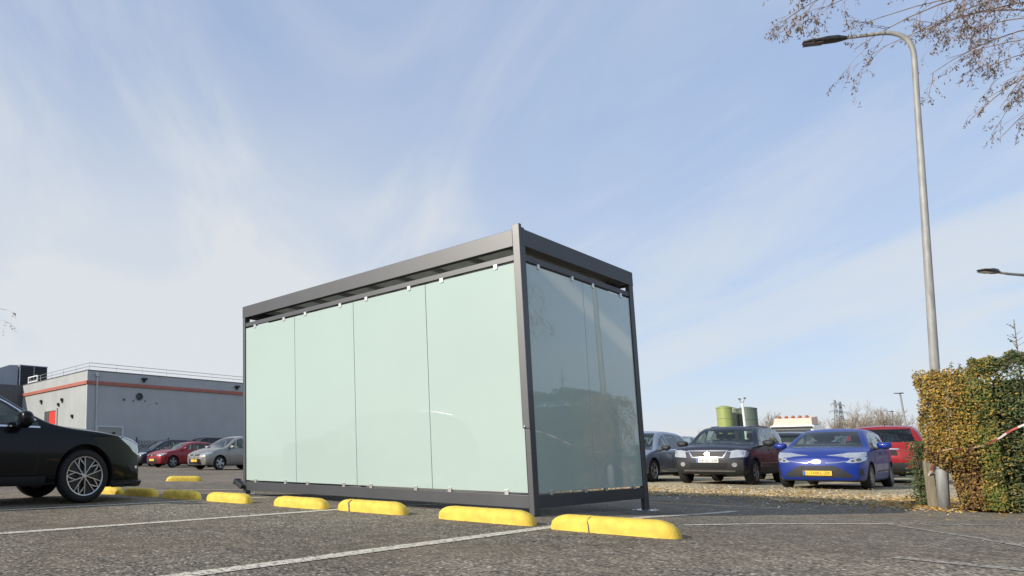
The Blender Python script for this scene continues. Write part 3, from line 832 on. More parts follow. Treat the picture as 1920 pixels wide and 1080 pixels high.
    for pl in sp.get('plates', ()):
        side, zc_, wid, hgt, col, text = pl
        h = sh.hit(side, 0, zc_)
        if not h: continue
        sx = 1 if side == 'front' else -1; x = h[0].x + sx*.012
        q = MB(); q.box(x-.008, x+.008, -wid/2, wid/2, zc_-hgt/2, zc_+hgt/2, bev=.003); po = q.build('number_plate', MAT[col], root)
        q = MB(); ys = sorted((sx*(-wid/2+.004), sx*(-wid/2+.045))); q.box(x+sx*.008, x+sx*.0105, ys[0], ys[1], zc_-hgt/2+.004, zc_+hgt/2-.004); q.build('plate_band', MAT['plate_blue'], po)
        if text:
            fc = bpy.data.curves.new('t', 'FONT'); fc.body = text; fc.size = hgt*.92; fc.align_x = 'CENTER'; fc.align_y = 'CENTER'; fc.extrude = .001
            to = bpy.data.objects.new('t', fc); COL.objects.link(to); mm = eval_mesh(to); bpy.data.objects.remove(to); bpy.data.curves.remove(fc)
            mm.materials.clear(); mm.materials.append(MAT['ink']); xs_ = [v.co.x for v in mm.vertices]; wdt = max(xs_)-min(xs_)
            k = min(1.15, (wid-.09)/wdt); mm.transform(Matrix.Diagonal((k, 1, 1, 1)))
            lt = bpy.data.objects.new('lettering', mm); COL.objects.link(lt); lt.parent = po
            lt.location = (x+sx*.0095, sx*.02, zc_-.002); lt.rotation_euler = (R(90), 0, R(90)*sx)
    return root

GZ = -.16
P = {}
_cp = car_paint
car_paint = lambda n, col, metal=.35, rough=.28, coat=.5: _cp(n, col, metal, rough, coat)
P['black'] = car_paint('black car paint', (.0028, .0034, .0052), .1, .3, .28); P['black'].node_tree.nodes['Principled BSDF'].inputs['Specular IOR Level'].default_value = .18
P['navy'] = car_paint('dark navy car paint', (.014, .016, .030), .2, .4, .28)
P['blue'] = car_paint('blue metallic car paint', (.006, .026, .22), .1, .42, .35)
P['red'] = car_paint('bright red car paint', (.30, .014, .017), .25, .3)
MAT['red_gloss'] = P['red']
P['wine'] = car_paint('dark red car paint', (.26, .018, .026), .3, .3)
P['greyblue'] = car_paint('grey blue metallic car paint', (.26, .29, .36), .5, .32)
P['greige'] = car_paint('warm grey metallic car paint', (.30, .285, .26), .5, .32)
P['dark'] = car_paint('dark grey car paint', (.028, .031, .042), .4, .3)
P['white'] = car_paint('white vehicle paint', (.74, .74, .72), 0, .4, .5)

def plan(L, f=.86, r=.90, a=.45, b=.5): return [(0, f), (.15, f+(1-f)*.45), (a, .975), (1.0, 1), (L-1.1, 1), (L-b, .985), (L-.12, r+(1-r)*.4), (L, r)]
ALL = 'cars parked around the lot'
# the crossover at the left edge, nose over the kerbs
sp_black = dict(L=4.65, W=1.88, R=.365, rim=.262, fo=.90, wb=2.77, tw=.235, rstyle='lattice', roof=1.20,
    top=[(0, .87), (.08, .915), (.3, .955), (.7, 1.01), (1.2, 1.075), (1.42, 1.12), (1.60, 1.215), (2.15, 1.525), (2.55, 1.625), (3.0, 1.65), (3.8, 1.60), (4.25, 1.41), (4.55, 1.12), (4.65, 1.02)],
    belt=[(0, .79), (.3, .87), (.8, .94), (1.4, .985), (2.5, 1.0), (4.2, 1.05), (4.65, .96)], zb=[(0, .225), (.5, .20), (1, .25), (3.8, .25), (4.3, .24), (4.65, .30)],
    plan=plan(4.65, .80), front=[(.2, .02), (.3, 0), (.5, .03), (.62, .02), (.78, .03), (.88, .08), (.97, .15)], rear=[(.3, .06), (.55, 0), (.75, .02), (1, .12)], bow=.20,
    ws0=1.42, ws1=2.45, rw0=3.75, rw1=4.5, pillars=[2.62], dlo=4.15, dslant=.15, trim=2, door_end=3.6, handles=(2.45, 3.45), mirror=1.85, mscale=1.35, glass='glass', glass_rear='glass_dark',
    fit=[('headlight', 'right', [(.10, .80), (.19, .862), (.33, .892), (.47, .905), (.40, .84), (.30, .765), (.23, .69), (.15, .645), (.08, .68)], 'lamp_blue', dict(both=True, off=.005, res=.03, sub=[('lamp_strip', band([(.14, .79), (.24, .845), (.40, .88)], .016), 'lamp', .009)])),
         ('headlight', 'front', [(.52, .70), (.50, .785), (.60, .83), (.72, .85), (.80, .83), (.80, .70)], 'lamp_blue', dict(mirror=True, res=.04)),
         ('grille', 'front', [(-.46, .52), (-.50, .74), (.50, .74), (.46, .52)], 'plastic', dict(res=.06)),
         ('lower_grille', 'front', [(-.62, .30), (-.66, .45), (.66, .45), (.62, .30)], 'plastic', dict(res=.06)),
         ('fog_lamp', 'right', circle(.185, .475, .022, .022, 12), 'lamp', dict(both=True, off=.012, res=.02)),
         ('bumper_vent', 'right', [(.10, .40), (.12, .52), (.28, .54), (.34, .50), (.26, .42)], 'plastic', dict(both=True, off=.004, res=.04)),
         ('splitter', 'right', [(.02, .235), (.02, .285), (.30, .27), (.55, .255), (.55, .225)], 'plastic', dict(both=True, off=.035, res=.05)),
         ('splitter', 'front', [(-.78, .235), (-.78, .285), (.78, .285), (.78, .235)], 'plastic', dict(off=.05, res=.06)),
         ('sill', 'right', [(1.45, .26), (1.45, .37), (3.2, .37), (3.2, .26)], 'plastic', dict(both=True, off=.012, res=.1))])
_e = .14; _st = lambda s: s + _e*min(1., s/.55)          # a longer nose ahead of the front axle
for k_ in ('top', 'belt', 'zb', 'plan'): sp_black[k_] = [(_st(a), b) for a, b in sp_black[k_]]
for k_ in ('ws0', 'ws1', 'rw0', 'rw1', 'dlo', 'door_end', 'mirror', 'fo', 'L'): sp_black[k_] += _e
sp_black['pillars'] = [a+_e for a in sp_black['pillars']]; sp_black['handles'] = [a+_e for a in sp_black['handles']]
sp_black['fit'] = [(f[0], f[1], [(a+_e, b) if f[0] == 'sill' else (a*1.12, b) for a, b in f[2]] if f[1] == 'right' else f[2]) + tuple(f[3:]) for f in sp_black['fit']]
build_car('black_car', 'large black crossover car cut by the left edge, facing right with nose over the kerbs', 9.13, 3.84+sp_black['fo']-sp_black['L']/2, 1, sp_black, P['black'])

# the off-roader with the white plate
sp_suv = dict(L=4.35, W=1.81, R=.345, rim=.225, fo=.80, wb=2.64, rstyle='five', rmat='rim_grey', roof=1.32, clad=.52, arch=True, margin=.075,
    top=[(0, .98), (.07, 1.035), (.3, 1.075), (1.1, 1.13), (1.28, 1.16), (1.45, 1.26), (1.95, 1.60), (2.25, 1.675), (3.2, 1.69), (3.9, 1.655), (4.15, 1.57), (4.27, 1.2), (4.35, 1.05)],
    belt=[(0, .93), (.4, 1.0), (1.3, 1.05), (4.0, 1.09), (4.35, .98)], zb=[(0, .30), (.5, .27), (3.9, .28), (4.35, .34)],
    plan=plan(4.35, .90, .93), front=[(.3, .10), (.42, .02), (.55, 0), (.72, .02), (.9, .07), (1.05, .14)], rear=[(.4, 0), (.8, .02), (1.0, .05)], bow=.14,
    ws0=1.28, ws1=2.1, rw0=3.95, rw1=4.3, pillars=[2.32, 3.2], dlo=3.98, door_end=3.3, handles=(2.15, 3.1), mirror=1.52, mscale=1.15, mirror_black=True,
    fit=[('headlight', 'front', [(.50, .735), (.545, .93), (.66, .955), (.83, .94), (.86, .88), (.84, .76)], 'lamp', dict(mirror=True, res=.05, off=.012, sub=[('reflector', circle(.62, .85, .05, .05), 'lamp_inner'), ('reflector', circle(.75, .86, .045, .045), 'lamp_inner')])),
         ('headlight', 'right', [(.16, .78), (.10, .92), (.22, .945), (.34, .92), (.30, .80)], 'lamp', dict(both=True, res=.05, off=.01)),
         ('grille_frame', 'front', [(-.37, .735), (-.47, .94), (.47, .94), (.37, .735)], 'chrome', dict(off=.012, res=.06, sub=[('grille', [(-.345, .765), (-.435, .915), (.435, .915), (.345, .765)], 'plastic', .019)])),
         ('emblem', 'front', [(0, .785), (.06, .82), (.06, .865), (0, .90), (-.06, .865), (-.06, .82)], 'chrome', dict(off=.032, res=.05, sub=[('emblem_mark', band([(.034, .872), (-.028, .858), (.028, .830), (-.034, .814)], .010), 'lamp_inner', .035)])),
         ('bumper', 'front', [(-.84, .40), (-.86, .69), (.86, .69), (.84, .40)], 'plastic', dict(off=.010, res=.07)),
         ('lower_grille', 'front', [(-.40, .46), (-.46, .60), (.46, .60), (.40, .46)], 'seam', dict(off=.016, res=.06)),
         ('fog_lamp', 'front', circle(.60, .555, .058), 'lamp', dict(mirror=True, off=.022, res=.04)),
         ('skid_bar', 'front', band([(-.60, .385), (.60, .385)], .04), 'rim_grey', dict(off=.02, res=.1)),
         ('side_strip', 'right', band([(1.2, .60), (3.0, .60)], .03), 'rim_grey', dict(both=True, off=.014, res=.15)),
         ('roof_rail', 'right', band([(2.05, 1.66), (3.8, 1.655)], .02), 'rim_grey', dict(both=True, off=.03, res=.2)),
         ('cowl', 'front', [(-.66, 1.135), (-.66, 1.175), (.66, 1.175), (.66, 1.135)], 'plastic', dict(off=.006, res=.1))],
    plates=[('front', .665, .52, .11, 'plate_w', 'AA G 1238')])
build_car('black_offroader', 'dark navy off-road car with white number plate and square headlights, facing the shelter', 6.46, 22.47-.80+4.35/2, -1, sp_suv, P['navy'], ALL, GZ)

# the blue hatchback
sp_hatch = dict(L=3.95, W=1.70, R=.305, rim=.205, fo=.78, wb=2.51, tw=.19, rstyle='multi', rmat='rim_grey', roof=1.12,
    top=[(0, .74), (.08, .80), (.28, .87), (.65, .965), (.95, 1.025), (1.12, 1.07), (1.4, 1.22), (1.95, 1.445), (2.3, 1.50), (2.9, 1.49), (3.4, 1.42), (3.7, 1.30), (3.87, 1.02), (3.95, .88)],
    belt=[(0, .69), (.3, .80), (.8, .90), (1.3, .94), (2.5, .97), (3.6, 1.02), (3.95, .84)], zb=[(0, .20), (.5, .18), (3.5, .19), (3.95, .27)],
    plan=plan(3.95, .84, .90), front=[(.18, .06), (.27, .01), (.42, .0), (.6, .015), (.74, .06), (.85, .14)], rear=[(.3, 0), (.6, 0), (.9, .06)], bow=.20,
    ws0=1.05, ws1=2.05, rw0=3.45, rw1=3.84, pillars=[2.12], dlo=3.35, dslant=.0, door_end=3.0, handles=(2.0, 2.85), mirror=1.58, mscale=1.08,
    fit=[('headlight', 'front', [(.50, .64), (.55, .685), (.65, .735), (.75, .765), (.81, .76), (.80, .69), (.73, .645), (.62, .625)], 'lamp', dict(mirror=True, res=.04, off=.008, sub=[('reflector', circle(.62, .67, .032, .026), 'lamp_inner'), ('reflector', circle(.71, .70, .036, .034), 'lamp_inner')])),
         ('headlight', 'right', [(.12, .70), (.16, .80), (.36, .86), (.58, .875), (.48, .80), (.30, .725)], 'lamp', dict(both=True, res=.04, off=.008)),
         ('grille', 'front', [(-.62, .285), (-.56, .38), (-.40, .51), (-.30, .555), (.30, .555), (.40, .51), (.56, .38), (.62, .285)], 'plastic', dict(res=.05, off=.006)),
         ('chrome_strip', 'front', band([(.16, .622), (.32, .628), (.52, .665)], .016), 'chrome', dict(mirror=True, off=.010, res=.06)),
         ('emblem', 'front', circle(0, .655, .085, .058), 'chrome', dict(off=.016, res=.03, sub=[('emblem_ring', circle(0, .655, .066, .042), 'lamp_inner', .018), ('emblem_ring', circle(0, .672, .034, .018), 'chrome', .021), ('emblem_ring', circle(0, .645, .016, .032), 'chrome', .022)])),
         ('lower_lip', 'front', band([(-.70, .195), (.70, .195)], .03), 'plastic', dict(off=.012, res=.1)),
         ('fog_trim', 'front', [(.70, .34), (.72, .50), (.76, .48), (.77, .36)], 'plastic', dict(mirror=True, res=.05)),
         ('tail_lamp', 'right', [(3.62, .92), (3.66, 1.06), (3.84, 1.02), (3.86, .90)], 'lamp_red', dict(both=True, res=.06)),
         ('door_moulding', 'right', band([(1.5, .42), (3.0, .45)], .03), 'plastic', dict(both=True, off=.008, res=.2)),
         ('cowl', 'front', [(-.60, 1.04), (-.60, 1.085), (.60, 1.085), (.60, 1.04)], 'plastic', dict(off=.005, res=.1))],
    plates=[('front', .385, .52, .11, 'plate_y', 'L-1HKL-ZK')])
build_car('blue_hatchback', 'bright blue small hatchback with yellow number plate at the front, facing the shelter', 3.96, 21.42-.78+3.95/2, -1, sp_hatch, P['blue'], ALL, GZ)

# the red car seen from behind
sp_red = dict(L=4.52, W=1.86, R=.34, rim=.23, fo=.9, wb=2.69, rstyle='five', rmat='rim', roof=1.24,
    top=[(0, .84), (.1, .92), (.5, 1.0), (1.1, 1.07), (1.3, 1.12), (1.6, 1.28), (2.1, 1.58), (2.5, 1.67), (3.4, 1.68), (3.95, 1.645), (4.2, 1.56), (4.40, 1.15), (4.52, .98)],
    belt=[(0, .78), (.4, .90), (1.3, 1.0), (3.0, 1.06), (4.1, 1.13), (4.52, .93)], zb=[(0, .24), (.5, .22), (3.9, .24), (4.52, .36)],
    plan=plan(4.52, .84, .92), front=[(.25, .03), (.5, 0), (.8, .05), (.95, .14)], rear=[(.35, .06), (.5, 0), (.7, 0), (.85, .03), (1.0, .05)], bow=.18, bowr=.17,
    ws0=1.25, ws1=2.3, rw0=4.05, rw1=4.38, pillars=[2.5, 3.4], dlo=4.05, door_end=3.5, handles=(2.35, 3.2), glass='glass_dark', clad=.34,
    fit=[('tail_lamp', 'rear', [(.52, 1.0), (.56, 1.09), (.70, 1.13), (.86, 1.13), (.86, 1.02), (.70, 1.0)], 'lamp_red', dict(mirror=True, res=.05, off=.012, sub=[('lamp_reflector', [(.60, 1.03), (.62, 1.065), (.70, 1.08), (.70, 1.04)], 'lamp', .016)])),
         ('tail_lamp', 'right', [(4.12, 1.04), (4.08, 1.14), (4.34, 1.12), (4.38, 1.0)], 'lamp_red', dict(both=True, res=.06)),
         ('plate_recess', 'rear', [(-.32, .80), (-.30, .96), (.30, .96), (.32, .80)], 'seam', dict(res=.06, off=.004)),
         ('tailgate_trim', 'rear', band([(-.36, .985), (.36, .985)], .03), 'chrome', dict(res=.1, off=.012)),
         ('rear_bumper', 'rear', [(-.80, .36), (-.84, .60), (.84, .60), (.80, .36)], 'plastic', dict(res=.07, off=.012)),
         ('reflector', 'rear', [(.50, .46), (.50, .53), (.70, .55), (.70, .48)], 'lamp_red', dict(mirror=True, off=.018)),
         ('spoiler', 'rear', band([(-.58, 1.60), (0, 1.645), (.58, 1.60)], .05), 'red_gloss', dict(off=.02, res=.1))],
    )
rc = build_car('red_car', 'bright red high car seen from behind between the blue hatchback and the hedge', 3.6, 26.3+4.52/2, 1, sp_red, P['red'], ALL, GZ)
q = MB(); q.tube([(-1.25, 0, 1.66), (-1.42, 0, 1.80)], [.012, .004], 6); q.build('antenna', MAT['plastic'], rc)

# generic distant bodies
def generic(L, W, H, R_=.315, kind='hatch', **kw):
    k = H/1.5
    if kind == 'hatch':
        top = [(0, .72), (.1, .80), (.35, .88), (.9, 1.0*k**.5), (1.15, 1.05), (1.45, 1.18*k**.6), (2.1, H-.05), (2.6, H), (3.3, H-.02), (L-.5, H-.12), (L-.2, 1.12*k), (L-.05, .98), (L, .86)]
    else:   # mpv, van or estate
        top = [(0, .78), (.1, .86), (.35, .95), (.8, 1.05), (1.0, 1.12), (1.3, 1.30), (1.9, H-.10), (2.4, H), (3.3, H), (L-.4, H-.05), (L-.15, H-.25), (L-.04, 1.05), (L, .9)]
    d = dict(L=L, W=W, R=R_, rim=R_*.68, fo=.86, wb=L-.86-.82, far=True, roof=W-.58, top=top, belt=[(0, .68), (.35, .80), (1.1, .93), (2.6, .98), (L-.4, 1.03), (L, .84)],
             zb=[(0, .22), (.5, .19), (L-.5, .2), (L, .3)], plan=plan(L, .85, .9), front=[(.2, .05), (.4, 0), (.6, .01), (.8, .1), (1., .2)], rear=[(.3, 0), (.6, 0), (1, .06)], bow=.2,
             ws0=1.1 if kind == 'hatch' else .95, ws1=2.15 if kind == 'hatch' else 1.95, rw0=L-.55 if kind == 'hatch' else L-.38, rw1=L-.16 if kind == 'hatch' else L-.1,
             pillars=[2.35 if kind == 'hatch' else 2.2, L-1.15], dlo=L-.65 if kind == 'hatch' else L-.4, seams=True, door_end=L-1.0, handles=(), rstyle='five')
    d.update(kw); return d
def face(plate='y', zl=.70, gr=True):
    f = [('headlight', 'front', [(.40, zl-.05), (.46, zl+.02), (.66, zl+.07), (.80, zl+.06), (.78, zl-.04), (.60, zl-.06)], 'lamp', dict(mirror=True, res=.06, off=.01)),
         ('headlight', 'right', [(.16, zl-.02), (.2, zl+.06), (.50, zl+.10), (.42, zl+.03)], 'lamp', dict(both=True, res=.06, off=.01))]
    if gr: f += [('grille', 'front', [(-.36, zl-.06), (-.40, zl+.0), (.40, zl+.0), (.36, zl-.06)], 'plastic', dict(res=.08)),
                 ('lower_grille', 'front', [(-.50, .26), (-.44, .50), (.44, .50), (.50, .26)], 'plastic', dict(res=.08)),
                 ('emblem', 'front', circle(0, zl-.03, .05), 'chrome', dict(off=.02, res=.05))]
    return f
yp = [('front', .42, .52, .11, 'plate_y', None)]
FAR = 'cars parked by the grey warehouse'
build_car('red_hatchback', 'dark red hatchback parked by the warehouse, facing left', 30.95, 19.2-.86+4.2/2, -1, generic(4.2, 1.76, 1.45, fit=face(), plates=yp, rmat='rim_grey'), P['wine'], FAR)
build_car('grey_hatchback', 'warm grey high hatchback half hidden behind the left post of the shelter', 24.75, 17.75-.86+4.15/2, -1, generic(4.15, 1.76, 1.58, fit=face(), plates=yp), P['greige'], FAR)
build_car('dark_people_carrier', 'dark navy people carrier left of the dark red hatchback by the warehouse', 35.0, 20.3-.86+4.5/2, -1, generic(4.5, 1.82, 1.66, R_=.325, kind='mpv', fit=face(zl=.76), trim=0), P['navy'], FAR)
build_car('black_van', 'black van whose roof shows above the dark red hatchback near the fence', 38.3, 27.0, -1, generic(4.9, 1.9, 1.95, R_=.33, kind='mpv', fit=face(zl=.85), glass='glass_dark'), P['black'], FAR)
build_car('dark_hatchback', 'dark low car just showing between the black car nose and the navy people carrier', 38.6, 20.9+1.2, -1, generic(4.1, 1.76, 1.48, fit=face()), P['dark'], FAR)
build_car('silver_hatchback', 'silver car glimpsed in the gap between the red and grey hatchbacks', 30.2, 25.5+2.1, -1, generic(4.2, 1.76, 1.42, fit=face()), P['greyblue'], FAR)

build_car('grey_crossover', 'grey blue crossover just right of the shelter, its nose hidden by the shelter post', 9.0, 22.55-.86+4.5/2, -1,
          generic(4.5, 1.86, 1.62, R_=.345, far=False, kind='hatch', fit=face(zl=.78)+[('sill_trim', 'right', band([(1.35, .34), (2.3, .30), (3.1, .36)], .03), 'chrome', dict(both=True, off=.02, res=.15))], trim=1, handles=(2.25, 3.25), mirror_black=True, glass_rear='glass_dark', clad=.28), P['greyblue'], ALL, GZ)
build_car('dark_saloon', 'dark car partly seen behind the grey blue crossover and the off-roader', 9.3, 31.5, -1, generic(4.4, 1.8, 1.46, fit=face()), P['dark'], ALL, GZ)
build_car('grey_estate', 'dark grey car behind, in the gap between the off-roader and the blue hatchback', 6.1, 27.4+2.2, 1, generic(4.5, 1.84, 1.60, kind='mpv', fit=[('tail_lamp', 'rear', [(.62, .92), (.64, 1.25), (.74, 1.3), (.80, .92)], 'lamp', dict(mirror=True, res=.06, off=.012))]), P['dark'], ALL, GZ)
build_car('dark_estate', 'dark car with pale roof bars just visible over the roof of the blue hatchback', 5.3, 33.0+2.2, -1, generic(4.6, 1.84, 1.66, kind='mpv', fit=face(zl=.78)+[('roof_rail', 'right', band([(2.2, 1.60), (4.1, 1.58)], .03), 'chrome', dict(both=True, off=.04, res=.3))]), P['dark'], ALL, GZ)
build_car('white_van', 'white van far behind the dark saloon, only its pale roof showing', 14.2, 42., -1, generic(4.9, 1.95, 1.95, kind='mpv', fit=face(zl=.85)), P['white'], ALL, GZ, cat='van')
# ---------------------------------------------------------------- the grey warehouse and its neighbours
def panel_mat(name, col, freq, depth, rough=.5, axis='both'):
    m = M(name, col, rough, .1, .07, .6)
    nt = m.node_tree; N = nt.nodes; K = nt.links; b = N['Principled BSDF']; tc = [n for n in N if n.type == 'TEX_COORD'][0]
    sp = N.new('ShaderNodeSeparateXYZ'); K.new(tc.outputs['Object'], sp.inputs[0])
    ad = N.new('ShaderNodeMath'); ad.operation = 'ADD'; K.new(sp.outputs[0], ad.inputs[0]); K.new(sp.outputs[1], ad.inputs[1])
    ml = N.new('ShaderNodeMath'); ml.operation = 'MULTIPLY'; ml.inputs[1].default_value = freq*2*math.pi; K.new(ad.outputs[0], ml.inputs[0])
    sn = N.new('ShaderNodeMath'); sn.operation = 'SINE'; K.new(ml.outputs[0], sn.inputs[0])
    ss = N.new('ShaderNodeMapRange'); ss.inputs['From Min'].default_value = .55; ss.inputs['From Max'].default_value = .95; K.new(sn.outputs[0], ss.inputs[0])
    bp = N.new('ShaderNodeBump'); bp.inputs['Strength'].default_value = .35; bp.inputs['Distance'].default_value = depth
    K.new(ss.outputs[0], bp.inputs['Height']); K.new(bp.outputs[0], b.inputs['Normal'])
    return m
MAT['cladding'] = panel_mat('light grey ribbed cladding', (.395, .412, .412), 1.1, .05)
MAT['clad_dark'] = panel_mat('dark grey ribbed cladding', (.075, .085, .095), 2., .05)
MAT['clad_mid'] = panel_mat('mid grey ribbed screen', (.30, .33, .36), 2., .04)
MAT['stripe'] = M('red gutter paint', (.40, .13, .095), .5, 0, .10, 1.5)
MAT['roof_edge'] = M('dark roof edge', (.10, .10, .11), .5, .2, .1, 3)
MAT['galv'] = M('galvanised steel', (.50, .51, .50), .42, .75, .22, 9, .1, 60)
MAT['pipe'] = M('grey plastic pipe', (.52, .53, .54), .5, 0, .1, 3)
MAT['red_door'] = M('red door paint', (.62, .05, .035), .5, 0, .08, 2)
MAT['fence'] = M('black fence paint', (.02, .022, .026), .5, .2, .1, 5)
MAT['roller'] = panel_mat('roller door', (.32, .33, .30), 3., .02)
WH = at(46.37, 21.67)
wh = thing('grey_warehouse', 'light grey warehouse with a red gutter band, roof railing and red door', 'warehouse', WH, TH)
q = MB(); q.box(0, 34, 0, 14, -.3, 7.20); q.build('wall', MAT['cladding'], wh)
q = MB(); q.box(-.03, 34.03, -.03, 14.0, 7.20, 7.275, bev=.01); rf = q.build('roof', MAT['roof_edge'], wh)
q = MB(); q.box(.6, 4., 6.2, 9.6, 7.275, 7.42); q.build('roof_hatch', MAT['clad_mid'], rf)
q = MB(); q.box(-.13, -.004, -.13, 14.0, 6.15, 6.42, bev=.02); q.box(-.004, 34, -.13, -.004, 6.15, 6.42, bev=.02); q.build('gutter_band', MAT['stripe'], wh)
q = MB(); q.box(-.035, .05, -.035, .05, -.3, 7.195); q.build('corner_trim', MAT['pipe'], wh)
q = MB()
q.tube([(.77, -.11, 6.9), (.77, -.11, 0)], .055, 10)
for z in (1, 2.6, 4.2, 5.6): q.box(.70, .84, -.16, -.004, z, z+.05)
q.box(.64, .90, -.20, -.004, 6.78, 7.05, bev=.02); q.build('downpipe', MAT['pipe'], wh, smooth=False)
dr = MB(); dr.box(-.03, -.004, 5.75, 8.2, 0, 4.42); dro = dr.build('door', MAT['red_door'], wh)
q = MB(); q.box(-.10, -.002, 5.55, 5.745, 0, 4.62); q.box(-.10, -.002, 8.205, 8.40, 0, 4.62); q.box(-.10, -.002, 5.745, 8.205, 4.425, 4.62); q.build('frame', MAT['cladding'], dro)
q = MB(); q.box(-.055, -.033, 7.35, 8.19, .02, 4.40); q.build('dark_reveal', MAT['clad_dark'], dro)  # flat dark panel: the darkness of the open reveal put into its colour
q = MB(); q.box(.96, 3.0, -.03, -.004, 0, 2.85); gd = q.build('roller_door', MAT['roller'], wh)
q = MB(); q.box(.85, .955, -.09, -.003, 0, 2.98); q.box(3.005, 3.16, -.09, -.003, 0, 2.98); q.box(.955, 3.005, -.09, -.003, 2.855, 2.98); q.build('frame', MAT['pipe'], gd)
q = MB(); q.box(2.2, 2.42, -.12, -.035, 2.2, 2.5, bev=.02); q.build('warning_lamp', MAT['plastic'], gd)
q = MB(); T = Matrix.Translation((4.57, -.02, 5.42)); q.lathe([(0, -.03), (.20, -.03), (.20, .0), (.30, .0), (.30, -.09), (.22, -.09), (.20, -.03)], 24, T); q.build('vent', MAT['clad_dark'], wh, smooth=True)
for x, z, r_ in ((3.2, 5.1, .10), (4.05, 5.05, .06), (5.1, 5.08, .06), (6.2, 4.95, .07)):
    q = MB(); q.lathe([(0, -.02), (r_, -.02), (r_, .02)], 14, Matrix.Translation((x, -.012, z))); q.build('wall_port', MAT['clad_dark'], wh)
for x, y, z, ax in ((4.96, 0, 6.85, 'y'), (14.6, 0, 6.85, 'y'), (0, 9.1, 5.35, 'x'), (0, 4.6, 5.2, 'x'), (0, 2.5, 3.75, 'x'), (0, 5.3, 4.85, 'x')):
    q = MB(); s = .16 if ax == 'y' else (.10 if z > 5 else .07)
    if ax == 'y': q.box(x-.22, x+.22, -.30, -.004, z-.06, z+.10, bev=.02); q.box(x-.05, x+.05, -.20, -.004, z-.25, z-.06)
    else: q.box(-.20, -.004, y-s, y+s, z-.05, z+.16, bev=.02); q.box(-.12, -.004, y-s*.5, y+s*.5, z-.35*s/.16, z-.05)
    q.build('wall_lamp', MAT['plastic'], wh)
q = MB()
def rl(a, b): q.tube([a, b], .022, 6)
for i in range(15): rl((.25+i*2.35, .25, 7.27), (.25+i*2.35, .25, 7.85))
for i in range(1, 6): rl((.25, .25+i*2.5, 7.27), (.25, .25+i*2.5, 7.85))
for z in (7.58, 7.85): rl((.25, .25, z), (33.5, .25, z)); rl((.25, .25, z), (.25, 12.75, z))
q.build('roof_railing', MAT['galv'], wh)
q = MB()
for z in (7.42, 7.88): q.tube([(.2, 10.9, z), (.2, 13.1, z)], .06, 6)
for y in (10.9, 13.1): q.tube([(.2, y, 7.27), (.2, y, 7.93)], .06, 6)
q.build('roof_gate', M('white painted steel', (.8, .8, .8), .5), wh)

nb = thing('dark_building', 'dark grey ribbed building joined to the left end of the grey warehouse', 'building', at(46.37+14.03, 21.67), TH)
q = MB(); q.box(-16, -.005, 0, 14, -.3, 7.15); q.box(-.005, 8, .2, 14, -.3, 7.15); q.build('wall', MAT['clad_dark'], nb)
q = MB(); q.box(-16.03, .0, -.03, 14, 7.15, 7.22); q.build('roof', MAT['roof_edge'], nb)
q = MB()
q.add([(-12, 1.2, 7.22), (-12, 1.2, 8.75), (-2.2, 1.2, 8.75), (-.9, 1.2, 9.25), (-.1, 1.2, 9.3), (-.1, 1.2, 7.22)] + [(-12, 6, 7.22), (-12, 6, 8.75), (-2.2, 6, 8.75), (-.9, 6, 9.25), (-.1, 6, 9.3), (-.1, 6, 7.22)],
      [(5, 4, 3, 2, 1, 0), (6, 7, 8, 9, 10, 11)] + [(i, (i+1) % 6, (i+1) % 6+6, i+6) for i in range(6)])
q.build('roof_screen', MAT['clad_mid'], nb)
ch = thing('cooling_unit', 'black louvred cooling unit with pale edge frame on the roof beside the railing', 'cooling unit', at(46.37+14.03+1.3, 21.67+.15, 7.22), TH)
q = MB(); q.box(0, 2.7, 0, 3., 0, 2.1); q.build('housing', MAT['clad_dark'], ch)
for i in range(13):
    q = MB(); T = Matrix.Translation((1.35, -.03, .12+i*.155)) @ Matrix.Rotation(R(35), 4, 'X'); q.box(-1.28, 1.28, -.05, .03, -.012, .012, T); q.build('louvre', MAT['fence'], ch)
q = MB(); q.box(-.09, 0, -.06, 3., 0, 2.16); q.box(0, 2.75, -.06, 3., 2.1, 2.16); q.box(1.32, 1.38, -.07, -.04, 0, 2.1); q.build('frame', MAT['galv'], ch)

fe = thing('palisade_fence', 'black steel fence with pointed pickets along the foot of the warehouse', 'fence', at(44.2, 21.9), TH)
q = MB()
for i in range(150):
    x = i*.135
    q.add([(x-.022, -.01, .1), (x+.022, -.01, .1), (x+.022, -.01, 1.78), (x, -.01, 1.86), (x-.022, -.01, 1.78), (x-.022, .01, .1), (x+.022, .01, .1), (x+.022, .01, 1.78), (x, .01, 1.86), (x-.022, .01, 1.78)],
          [(0, 1, 2, 3, 4), (9, 8, 7, 6, 5)] + [(i_, i_+5, (i_+1) % 5+5, (i_+1) % 5) for i_ in range(5)])
q.build('picket_row', MAT['fence'], fe)
q = MB(); q.box(0, 20.2, -.03, .03, .35, .40); q.box(0, 20.2, -.03, .03, 1.45, 1.50); q.build('rail', MAT['fence'], fe)
for i in range(8):
    q = MB(); x = .1+i*2.85; q.box(x-.05, x+.05, -.05, .05, 0, 2.0, bev=.01); q.lathe([(0, -.05), (.045, -.03), (.06, 0), (.045, .03), (0, .05)], 10, Matrix.Translation((x, 0, 2.04)) @ Matrix.Rotation(R(90), 4, 'X')); q.build('post', MAT['fence'], fe)

